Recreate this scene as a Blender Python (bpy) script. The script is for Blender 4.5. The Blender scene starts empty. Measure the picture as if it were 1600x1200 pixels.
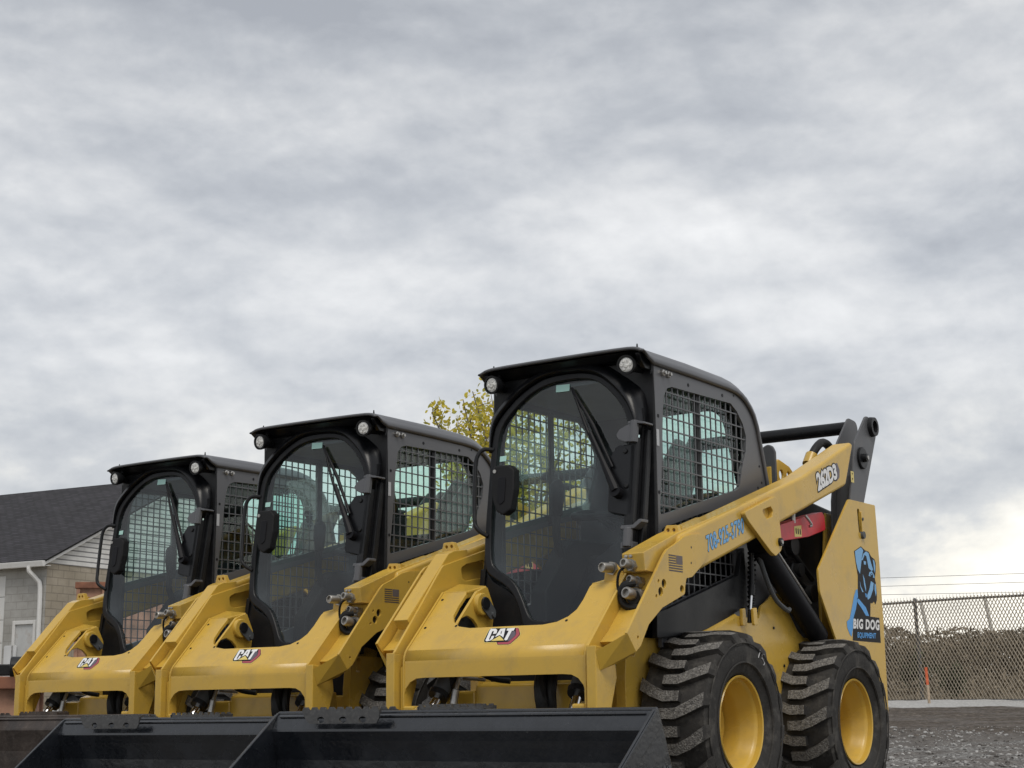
import bpy, bmesh, math, random
from mathutils import Vector, Matrix, noise

random.seed(7)
R = math.radians
scene = bpy.context.scene
COL = scene.collection

# ------------------------------------------------------------------ materials
def mat(name, base, rough=0.5, metal=0.0, var=0.0, vscale=6.0, bump=0.0, bscale=60.0, coat=0.0,
        dirt=None, dscale=4.0, damt=0.5, spec=0.5, rvar=0.0):
    m = bpy.data.materials.new(name); m.use_nodes = True
    nt = m.node_tree; N = nt.nodes; L = nt.links
    b = N['Principled BSDF']
    b.inputs['Base Color'].default_value = (*base, 1)
    b.inputs['Roughness'].default_value = rough
    b.inputs['Metallic'].default_value = metal
    b.inputs['Specular IOR Level'].default_value = spec
    if coat:
        b.inputs['Coat Weight'].default_value = coat
        b.inputs['Coat Roughness'].default_value = 0.12
    tc = N.new('ShaderNodeTexCoord')
    col = None
    if var:
        n = N.new('ShaderNodeTexNoise'); n.inputs['Scale'].default_value = vscale
        n.inputs['Detail'].default_value = 6; L.new(tc.outputs['Object'], n.inputs['Vector'])
        r = N.new('ShaderNodeValToRGB')
        r.color_ramp.elements[0].position = 0.3; r.color_ramp.elements[1].position = 0.7
        r.color_ramp.elements[0].color = (*[max(0, c * (1 - var)) for c in base], 1)
        r.color_ramp.elements[1].color = (*[min(1, c * (1 + var)) for c in base], 1)
        L.new(n.outputs['Fac'], r.inputs['Fac']); col = r.outputs['Color']
        if rvar:
            mr = N.new('ShaderNodeMapRange')
            mr.inputs['From Min'].default_value = 0.3; mr.inputs['From Max'].default_value = 0.7
            mr.inputs['To Min'].default_value = rough - rvar; mr.inputs['To Max'].default_value = rough + rvar
            L.new(n.outputs['Fac'], mr.inputs['Value']); L.new(mr.outputs['Result'], b.inputs['Roughness'])
    if dirt:
        n2 = N.new('ShaderNodeTexNoise'); n2.inputs['Scale'].default_value = dscale
        n2.inputs['Detail'].default_value = 9; n2.inputs['Roughness'].default_value = 0.7
        L.new(tc.outputs['Object'], n2.inputs['Vector'])
        r2 = N.new('ShaderNodeValToRGB')
        r2.color_ramp.elements[0].position = 0.5; r2.color_ramp.elements[1].position = 0.72
        r2.color_ramp.elements[0].color = (0, 0, 0, 1); r2.color_ramp.elements[1].color = (damt, damt, damt, 1)
        L.new(n2.outputs['Fac'], r2.inputs['Fac'])
        mx = N.new('ShaderNodeMix'); mx.data_type = 'RGBA'
        L.new(r2.outputs['Color'], mx.inputs['Factor'])
        if col: L.new(col, mx.inputs[6])
        else: mx.inputs[6].default_value = (*base, 1)
        mx.inputs[7].default_value = (*dirt, 1)
        col = mx.outputs[2]
    if col: L.new(col, b.inputs['Base Color'])
    if bump:
        n3 = N.new('ShaderNodeTexNoise'); n3.inputs['Scale'].default_value = bscale
        n3.inputs['Detail'].default_value = 5; L.new(tc.outputs['Object'], n3.inputs['Vector'])
        bp = N.new('ShaderNodeBump'); bp.inputs['Strength'].default_value = bump; bp.inputs['Distance'].default_value = 0.01
        L.new(n3.outputs['Fac'], bp.inputs['Height']); L.new(bp.outputs['Normal'], b.inputs['Normal'])
    return m

def add_chips(m, col, scale, lo, amt):
    """small chips and specks of another colour on top of a material"""
    nt = m.node_tree; N = nt.nodes; L = nt.links; b = N['Principled BSDF']
    src = b.inputs['Base Color'].links[0].from_socket
    tc = N.new('ShaderNodeTexCoord'); n = N.new('ShaderNodeTexNoise'); n.inputs['Scale'].default_value = scale; n.inputs['Detail'].default_value = 4
    n.inputs['Roughness'].default_value = .7
    L.new(tc.outputs['Object'], n.inputs['Vector'])
    mr = N.new('ShaderNodeMapRange'); mr.inputs['From Min'].default_value = lo; mr.inputs['From Max'].default_value = lo + .03; mr.inputs['To Max'].default_value = amt
    L.new(n.outputs['Fac'], mr.inputs['Value'])
    x = N.new('ShaderNodeMix'); x.data_type = 'RGBA'; L.new(mr.outputs['Result'], x.inputs['Factor']); L.new(src, x.inputs[6]); x.inputs[7].default_value = (*col, 1)
    L.new(x.outputs[2], b.inputs['Base Color'])
YEL = mat('yellow_paint', (0.595, 0.378, 0.060), 0.28, var=0.06, vscale=2.2, dirt=(0.33, 0.235, 0.10), dscale=6.0, damt=0.45, bump=0.035, bscale=90, rvar=0.10, spec=0.5)
add_chips(YEL, (.10, .075, .05), 26, .735, .7)
BLK = mat('black_paint', (0.009, 0.0095, 0.011), 0.40, var=0.15, vscale=4, dirt=(0.035, 0.035, 0.035), dscale=9, damt=0.4, bump=0.04, bscale=150, rvar=0.08, spec=0.28)
CABP = mat('charcoal_cab_paint', (0.092, 0.094, 0.102), 0.34, var=0.08, vscale=3, dirt=(0.10, 0.10, 0.10), dscale=8, damt=0.3, bump=0.02, bscale=200, rvar=0.06)
GLOSSB = mat('gloss_black_plastic', (0.006, 0.0065, 0.008), 0.32, spec=0.38, var=0.1, vscale=5, bump=0.02, bscale=90)
LINK = mat('charcoal_link_paint', (0.085, 0.087, 0.094), 0.45, var=0.08, vscale=5, dirt=(0.13, 0.12, 0.11), dscale=10, damt=0.4)
RUB = mat('tyre_rubber', (0.036, 0.034, 0.032), 0.78, var=0.25, vscale=9, dirt=(0.12, 0.112, 0.10), dscale=11, damt=0.8, bump=0.25, bscale=70, spec=0.3)
LUGM = mat('worn_tread_rubber', (0.150, 0.144, 0.136), 0.85, var=0.45, vscale=60, dirt=(0.34, 0.325, 0.30), dscale=120, damt=1.0, bump=0.9, bscale=150, spec=0.25)
add_chips(LUGM, (.045, .042, .040), 85, .60, .7)
STEEL = mat('bare_steel', (0.42, 0.41, 0.39), 0.38, metal=0.85, var=0.2, vscale=30)
ZINC = mat('zinc_fitting', (0.36, 0.345, 0.32), 0.42, metal=0.8, var=0.25, vscale=25)
CHROME = mat('chrome_rod', (0.75, 0.75, 0.75), 0.12, metal=1.0)
REDP = mat('red_paint', (0.60, 0.030, 0.045), 0.4, var=0.12, vscale=8, dirt=(0.25, 0.05, 0.05), dscale=12, damt=0.4)
BUCK = mat('bucket_black_steel', (0.008, 0.010, 0.014), 0.26, spec=0.85, var=0.3, vscale=8, dirt=(0.035, 0.038, 0.044), dscale=42, damt=0.35, bump=0.12, bscale=55, rvar=0.12)
add_chips(BUCK, (.20, .205, .21), 60, .70, .8)
STEPM = mat('step_black_steel', (0.030, 0.031, 0.034), 0.3, var=0.3, vscale=20, dirt=(0.12, 0.12, 0.12), dscale=60, damt=0.6, bump=0.1, bscale=90, spec=0.8)
RUSTB = mat('bucket_rusty_steel', (0.045, 0.033, 0.027), 0.58, var=0.45, vscale=7, dirt=(0.12, 0.10, 0.085), dscale=14, damt=0.45, bump=0.3, bscale=50, rvar=0.1)
VINYL = mat('black_vinyl', (0.012, 0.012, 0.013), 0.6, var=0.1, vscale=10, spec=0.2)
GREYP = mat('grey_plastic', (0.075, 0.08, 0.085), 0.6, var=0.1, vscale=8)
HOSE = mat('hose_rubber', (0.014, 0.014, 0.014), 0.5, spec=0.25)
WHITE = mat('white_decal', (0.78, 0.78, 0.78), 0.4)
PALE = mat('pale_green_sticker', (0.42, 0.68, 0.62), 0.5)
BLUE = mat('blue_decal', (0.065, 0.33, 0.74), 0.4)
LBLUE = mat('light_blue_decal', (0.17, 0.42, 0.72), 0.4)
INK = mat('black_decal', (0.008, 0.008, 0.010), 0.48, spec=0.18)
FLAGM = mat('dark_flag_decal', (0.085, 0.065, 0.055), 0.5)
PURP = mat('grey_purple_decal', (0.10, 0.085, 0.11), 0.4)
REDD = mat('red_decal', (0.36, 0.055, 0.075), 0.4)
YDEC = mat('yellow_decal', (0.70, 0.56, 0.16), 0.4)
CHALK = mat('chalk', (0.55, 0.55, 0.55), 0.9)

def glass(name, tint, ior=1.5, haze=0.0, hz=(0.3, 0.36, 0.4)):
    m = bpy.data.materials.new(name); m.use_nodes = True
    nt = m.node_tree; N = nt.nodes; L = nt.links
    N.remove(N['Principled BSDF'])
    t = N.new('ShaderNodeBsdfTransparent'); t.inputs['Color'].default_value = (*tint, 1)
    g = N.new('ShaderNodeBsdfGlossy'); g.inputs['Roughness'].default_value = 0.015
    lw = N.new('ShaderNodeLayerWeight'); lw.inputs['Blend'].default_value = 0.5      # Schlick's law from the facing angle, same on both faces
    p5 = N.new('ShaderNodeMath'); p5.operation = 'POWER'; p5.inputs[1].default_value = 4.2
    L.new(lw.outputs['Facing'], p5.inputs[0])
    f0 = ((ior - 1) / (ior + 1)) ** 2
    f = N.new('ShaderNodeMath'); f.operation = 'MULTIPLY_ADD'; f.inputs[1].default_value = 1 - f0; f.inputs[2].default_value = f0
    L.new(p5.outputs[0], f.inputs[0])
    x = N.new('ShaderNodeMixShader')
    L.new(f.outputs[0], x.inputs[0]); L.new(t.outputs[0], x.inputs[1]); L.new(g.outputs[0], x.inputs[2])
    last = x
    if haze:
        tc = N.new('ShaderNodeTexCoord'); n = N.new('ShaderNodeTexNoise')
        n.inputs['Scale'].default_value = 1.7; n.inputs['Detail'].default_value = 7; n.inputs['Roughness'].default_value = 0.55
        L.new(tc.outputs['Object'], n.inputs['Vector'])
        mr = N.new('ShaderNodeMapRange'); mr.inputs['From Min'].default_value = 0.48; mr.inputs['From Max'].default_value = 0.72
        mr.inputs['To Min'].default_value = haze * 0.08; mr.inputs['To Max'].default_value = haze
        L.new(n.outputs['Fac'], mr.inputs['Value'])
        d = N.new('ShaderNodeBsdfDiffuse'); d.inputs['Color'].default_value = (*hz, 1)
        y = N.new('ShaderNodeMixShader')
        L.new(mr.outputs['Result'], y.inputs[0]); L.new(x.outputs[0], y.inputs[1]); L.new(d.outputs[0], y.inputs[2]); last = y
    L.new(last.outputs[0], N['Material Output'].inputs['Surface'])
    return m
DGLASS = glass('door_glass', (0.80, 0.90, 0.91), 1.72, haze=0.15, hz=(0.34, 0.41, 0.45))
SGLASS = glass('side_glass', (0.89, 0.985, 0.955), 1.45)
LENS = mat('lamp_lens', (0.72, 0.72, 0.70), 0.15, var=0.3, vscale=60, bump=0.5, bscale=110, coat=0.6)

# ------------------------------------------------------------------ mesh helpers
def link(name, me, parent=None):
    o = bpy.data.objects.new(name, me); COL.objects.link(o)
    if parent is not None: o.parent = parent
    return o

def finish(name, bm, mats, parent=None, smooth=False, bevel=0.0, seg=2, angle=32):
    me = bpy.data.meshes.new(name)
    bm.normal_update(); bm.to_mesh(me); bm.free()
    for m in (mats if isinstance(mats, (list, tuple)) else [mats]): me.materials.append(m)
    if smooth:
        for p in me.polygons: p.use_smooth = True
        try: me.set_sharp_from_angle(angle=R(angle))
        except Exception: pass
    o = link(name, me, parent)
    if bevel:
        b = o.modifiers.new('edge', 'BEVEL'); b.width = bevel; b.segments = seg
        b.limit_method = 'ANGLE'; b.angle_limit = R(34); b.harden_normals = False
    return o

def merge(bm, other, mi=0):
    for f in other.faces: f.material_index = mi
    me = bpy.data.meshes.new('tmp'); other.to_mesh(me); other.free()
    bm.from_mesh(me); bpy.data.meshes.remove(me)

def rounded(pts, r, seg=5):
    """polygon (2D) with corners rounded; r is one radius or a list"""
    n = len(pts); out = []
    for i in range(n):
        p = Vector(pts[i]); a = Vector(pts[i - 1]); c = Vector(pts[(i + 1) % n])
        rr = r[i] if isinstance(r, (list, tuple)) else r
        u = (a - p); v = (c - p); lu, lv = u.length, v.length
        if rr <= 0 or lu < 1e-6 or lv < 1e-6: out.append(tuple(p)); continue
        u /= lu; v /= lv
        ang = u.angle(v)
        if ang > R(176): out.append(tuple(p)); continue
        d = min(rr / math.tan(ang / 2), lu * 0.48, lv * 0.48)
        p0 = p + u * d; p1 = p + v * d
        for k in range(seg + 1):
            t = k / seg
            q = p0 * (1 - t) ** 2 + p * 2 * t * (1 - t) + p1 * t * t
            out.append(tuple(q))
    return out

def chaikin(pts, it=2):
    for _ in range(it):
        o = []
        for i in range(len(pts)):
            a = Vector(pts[i]); b = Vector(pts[(i + 1) % len(pts)])
            o.append(tuple(a * .75 + b * .25)); o.append(tuple(a * .25 + b * .75))
        pts = o
    return pts

def circ(cx, cy, r, n=20, ry=None):
    return [(cx + r * math.cos(2 * math.pi * k / n), cy + (ry or r) * math.sin(2 * math.pi * k / n)) for k in range(n)]

def sheet(outer, holes, to3d):
    bm = bmesh.new(); edges = []
    for loop in [outer] + list(holes):
        vs = [bm.verts.new(to3d(*p)) for p in loop]
        for i in range(len(vs)):
            if (vs[i].co - vs[(i + 1) % len(vs)].co).length > 1e-7:
                edges.append(bm.edges.new((vs[i], vs[(i + 1) % len(vs)])))
    bmesh.ops.triangle_fill(bm, use_beauty=True, use_dissolve=False, edges=edges)
    return bm

def plate(outer, t0, t1, plane='xz', holes=(), to3d=None):
    """flat plate with holes; plane xz extrudes along y, yz along x, xy along z"""
    if to3d is None:
        to3d = {'xz': lambda a, b, t: (a, t, b), 'yz': lambda a, b, t: (t, a, b), 'xy': lambda a, b, t: (a, b, t)}[plane]
    bm = sheet(outer, holes, lambda a, b: to3d(a, b, t0))
    fs = list(bm.faces)
    r = bmesh.ops.extrude_face_region(bm, geom=fs)
    d = Vector(to3d(outer[0][0], outer[0][1], t1)) - Vector(to3d(outer[0][0], outer[0][1], t0))
    for v in [g for g in r['geom'] if isinstance(g, bmesh.types.BMVert)]: v.co += d
    bmesh.ops.recalc_face_normals(bm, faces=bm.faces)
    bmesh.ops.dissolve_limit(bm, angle_limit=R(1), verts=bm.verts, edges=bm.edges)
    return bm

def box(x0, x1, y0, y1, z0, z1):
    return plate([(x0, z0), (x1, z0), (x1, z1), (x0, z1)], y0, y1)

def tube(path, r, n=10, caps=True, radii=None, closed=False):
    bm = bmesh.new(); P = [Vector(p) for p in path]; rings = []
    up = Vector((0.13, 0.21, 0.97)).normalized()
    for i, p in enumerate(P):
        if closed: t = P[(i + 1) % len(P)] - P[i - 1]
        else: t = P[min(i + 1, len(P) - 1)] - P[max(i - 1, 0)]
        t.normalize()
        if i and t.dot(tp) < 0: t = -t
        tp = t
        a = t.cross(up)
        if a.length < 1e-3: a = t.cross(Vector((1, 0, 0)))
        a.normalize(); b = t.cross(a); up = b.cross(t) if False else up
        rr = radii[i] if radii else r
        rings.append([bm.verts.new(p + a * rr * math.cos(2 * math.pi * k / n) + b * rr * math.sin(2 * math.pi * k / n)) for k in range(n)])
    m = len(rings)
    for i in range(m if closed else m - 1):
        A, B = rings[i], rings[(i + 1) % m]
        for k in range(n): bm.faces.new((A[k], A[(k + 1) % n], B[(k + 1) % n], B[k]))
    if caps and not closed: bm.faces.new(rings[0][::-1]); bm.faces.new(rings[-1])
    bmesh.ops.recalc_face_normals(bm, faces=bm.faces)
    return bm

def bez(pts, n=8):
    """Catmull-Rom through the points"""
    P = [Vector(p) for p in pts]; out = []
    for i in range(len(P) - 1):
        p0 = P[max(i - 1, 0)]; p1 = P[i]; p2 = P[i + 1]; p3 = P[min(i + 2, len(P) - 1)]
        for k in range(n):
            t = k / n
            out.append(0.5 * ((2 * p1) + (p2 - p0) * t + (2 * p0 - 5 * p1 + 4 * p2 - p3) * t * t + (3 * p1 - p0 - 3 * p2 + p3) * t ** 3))
    out.append(P[-1]); return out

def cyl(p0, p1, r0, r1=None, n=20):
    return tube([p0, p1], r0, n, radii=[r0, r0 if r1 is None else r1])

def lathe(profile, n=48, axis='y', c=(0, 0, 0), closed=False):
    """profile of (axial, radius)"""
    bm = bmesh.new(); rings = []
    for a, r in profile:
        ring = []
        for k in range(n):
            th = 2 * math.pi * k / n
            if axis == 'y': co = (c[0] + r * math.cos(th), c[1] + a, c[2] + r * math.sin(th))
            elif axis == 'x': co = (c[0] + a, c[1] + r * math.cos(th), c[2] + r * math.sin(th))
            else: co = (c[0] + r * math.cos(th), c[1] + r * math.sin(th), c[2] + a)
            ring.append(bm.verts.new(co))
        rings.append(ring)
    m = len(rings)
    for i in range(m if closed else m - 1):
        A, B = rings[i], rings[(i + 1) % m]
        for k in range(n): bm.faces.new((A[k], A[(k + 1) % n], B[(k + 1) % n], B[k]))
    if not closed:
        for rg, pr in ((rings[0], profile[0]), (rings[-1], profile[-1])):
            if pr[1] < 0.03: bm.faces.new(rg)
    bmesh.ops.recalc_face_normals(bm, faces=bm.faces)
    return bm

def flip_y(bm):
    for v in bm.verts: v.co.y = -v.co.y
    bmesh.ops.reverse_faces(bm, faces=bm.faces)
    return bm

def side(bm, s): return bm if s > 0 else flip_y(bm)

def text_mesh(body, bold=0.0, gap=1.0):
    cu = bpy.data.curves.new('txt', 'FONT'); cu.body = body; cu.size = 1; cu.offset = bold; cu.space_character = gap
    cu.resolution_u = 3
    o = bpy.data.objects.new('txt', cu); COL.objects.link(o)
    bpy.context.view_layer.update()
    dg = bpy.context.evaluated_depsgraph_get()
    me = bpy.data.meshes.new_from_object(o.evaluated_get(dg))
    bpy.data.objects.remove(o); bpy.data.curves.remove(cu)
    bm = bmesh.new(); bm.from_mesh(me); bpy.data.meshes.remove(me)
    return bm

def text_quad(body, quad, bold=0.0, gap=1.0, ref=None, grow=0.0):
    """text stretched onto the quad TL, TR, BR, BL of 3D points"""
    bm = text_mesh(body, bold, gap)
    xs = [v.co.x for v in (ref or bm).verts]; ys = [v.co.y for v in (ref or bm).verts]
    x0, x1, y0, y1 = min(xs), max(xs), min(ys), max(ys)
    TL, TR, BR, BL = [Vector(q) for q in quad]
    for v in bm.verts:
        u = (v.co.x - x0) / (x1 - x0); w = (v.co.y - y0) / (y1 - y0)
        v.co = (TL * (1 - u) + TR * u) * w + (BL * (1 - u) + BR * u) * (1 - w)
    return bm

def flat(poly, to3d, holes=()):
    return sheet(poly, holes, to3d)

def orient(bm, d):
    """all faces towards d"""
    bm.normal_update(); d = Vector(d)
    for f in bm.faces:
        if f.normal.dot(d) < 0: f.normal_flip()
    return bm

def tag(o, label=None, cat=None, group=None, kind=None):
    if label: o['label'] = label
    if cat: o['category'] = cat
    if group: o['group'] = group
    if kind: o['kind'] = kind
    return o

def empty(name, loc, rz=0.0):
    o = bpy.data.objects.new(name, None); COL.objects.link(o)
    o.location = loc; o.rotation_euler = (0, 0, rz); o.empty_display_size = 0.2
    return o
CAT_LOGO = {
    'rim': [(-0.074, 0.768), (-0.064, 0.758), (-0.055, 0.755), (-0.002, 0.756), (0.01, 0.745), (0.018, 0.742), (0.075, 0.741), (0.083, 0.745), (0.1, 0.768), (0.106, 0.781), (0.103, 0.789), (0.08, 0.813), (0.069, 0.819), (0.055, 0.819), (-0.066, 0.821), (-0.077, 0.819), (-0.079, 0.809)],
    'black': [(-0.071, 0.768), (-0.064, 0.76), (-0.057, 0.758), (-0.032, 0.758), (-0.0, 0.758), (0.01, 0.748), (0.016, 0.745), (0.071, 0.744), (0.079, 0.747), (0.096, 0.77), (0.102, 0.782), (0.1, 0.789), (0.078, 0.812), (0.07, 0.816), (0.057, 0.816), (-0.064, 0.819), (-0.073, 0.816), (-0.075, 0.808)],
    'red': [(0.012, 0.748), (0.017, 0.746), (0.071, 0.745), (0.078, 0.748), (0.094, 0.772), (0.099, 0.783), (0.097, 0.789), (0.076, 0.812), (0.068, 0.815), (0.061, 0.814), (0.079, 0.79), (0.081, 0.781), (0.066, 0.758), (0.06, 0.755), (0.007, 0.755)],
    'grey': [(0.056, 0.758), (0.05, 0.8), (0.066, 0.802), (0.077, 0.79), (0.079, 0.781), (0.065, 0.759)],
    'C': [(-0.062, 0.766), (-0.063, 0.776), (-0.07, 0.809), (-0.067, 0.816), (-0.041, 0.815), (-0.031, 0.809), (-0.027, 0.802), (-0.025, 0.794), (-0.041, 0.792), (-0.044, 0.805), (-0.053, 0.805), (-0.047, 0.772), (-0.043, 0.767), (-0.039, 0.768), (-0.041, 0.784), (-0.028, 0.784), (-0.026, 0.77), (-0.034, 0.764), (-0.053, 0.761)],
    'A': [(-0.021, 0.778), (-0.017, 0.814), (0.008, 0.815), (0.024, 0.775), (-0.002, 0.787)],
    'Ah': [(-0.002, 0.792), (-0.005, 0.801), (-0.003, 0.805), (-0.002, 0.804), (0.003, 0.791)],
    'T': [(0.02, 0.805), (0.018, 0.814), (0.057, 0.815), (0.058, 0.803), (0.049, 0.803), (0.052, 0.763), (0.043, 0.762), (0.035, 0.766), (0.033, 0.803)],
    'tri': [(-0.031, 0.762), (-0.0, 0.783), (0.037, 0.762)],
}
DOG_LOGO = {
    'black': [(-0.945, 1.281), (-1.041, 1.314), (-1.094, 1.297), (-1.143, 1.293), (-1.177, 1.269), (-1.22, 1.258), (-1.236, 1.239), (-1.227, 1.19), (-1.211, 1.155), (-1.221, 1.131), (-1.227, 1.074), (-1.222, 1.039), (-1.197, 1.014), (-1.181, 1.03), (-1.154, 1.019), (-1.132, 1.02), (-1.119, 0.948), (-1.244, 0.947), (-1.244, 0.814), (-0.867, 0.815), (-0.887, 0.938), (-0.916, 0.977), (-0.967, 1.069), (-0.979, 1.155), (-0.964, 1.201)],
    'b1': [(-0.955, 1.281), (-1.04, 1.309), (-1.069, 1.295), (-1.045, 1.255), (-1.008, 1.166), (-0.981, 1.188), (-0.962, 1.23)],
    'b2': [(-1.037, 1.24), (-1.069, 1.277), (-1.106, 1.292), (-1.142, 1.285), (-1.155, 1.255), (-1.177, 1.221), (-1.195, 1.197), (-1.166, 1.192), (-1.131, 1.205), (-1.117, 1.241), (-1.108, 1.266), (-1.084, 1.272), (-1.055, 1.241)],
    'b3': [(-1.194, 1.256), (-1.216, 1.249), (-1.225, 1.224), (-1.215, 1.182), (-1.203, 1.205), (-1.2, 1.232)],
    'b4': [(-1.137, 1.183), (-1.173, 1.192), (-1.204, 1.171), (-1.207, 1.157), (-1.18, 1.158), (-1.169, 1.167), (-1.149, 1.161), (-1.125, 1.164)],
    'b5': [(-1.152, 1.137), (-1.189, 1.129), (-1.177, 1.095), (-1.133, 1.049), (-1.097, 1.035), (-1.087, 1.056), (-1.124, 1.092)],
    'b6': [(-1.202, 1.128), (-1.218, 1.121), (-1.22, 1.078), (-1.21, 1.058), (-1.196, 1.094)],
    'b7': [(-1.045, 1.168), (-1.066, 1.144), (-1.08, 1.094), (-1.075, 1.075), (-1.056, 1.112)],
    'b8': [(-1.067, 1.239), (-1.098, 1.237), (-1.095, 1.22), (-1.068, 1.22)],
    'b9': [(-0.942, 1.079), (-0.964, 1.084), (-0.964, 1.045), (-0.928, 0.978), (-0.892, 0.934), (-0.88, 0.91), (-0.875, 0.877), (-0.856, 0.835), (-0.833, 0.844), (-0.803, 0.879), (-0.801, 0.909), (-0.84, 0.925), (-0.875, 0.98), (-0.914, 1.047)],
    'b10': [(-0.948, 1.037), (-0.978, 1.032), (-1.064, 0.993), (-1.101, 0.95), (-1.058, 0.95), (-1.013, 0.981), (-0.955, 1.014)],
    'b11': [(-1.062, 1.069), (-1.082, 1.066), (-1.084, 1.049), (-1.071, 1.046)],
    'b12': [(-1.0, 1.132), (-1.011, 1.1), (-1.044, 1.073), (-1.026, 1.072), (-1.003, 1.099)],
    'BIG': [(-0.889, 0.928), (-1.24, 0.936), (-1.232, 0.879), (-0.879, 0.876)],
    'EQ': [(-0.934, 0.86), (-1.182, 0.864), (-1.177, 0.829), (-0.929, 0.827)],
}
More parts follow.
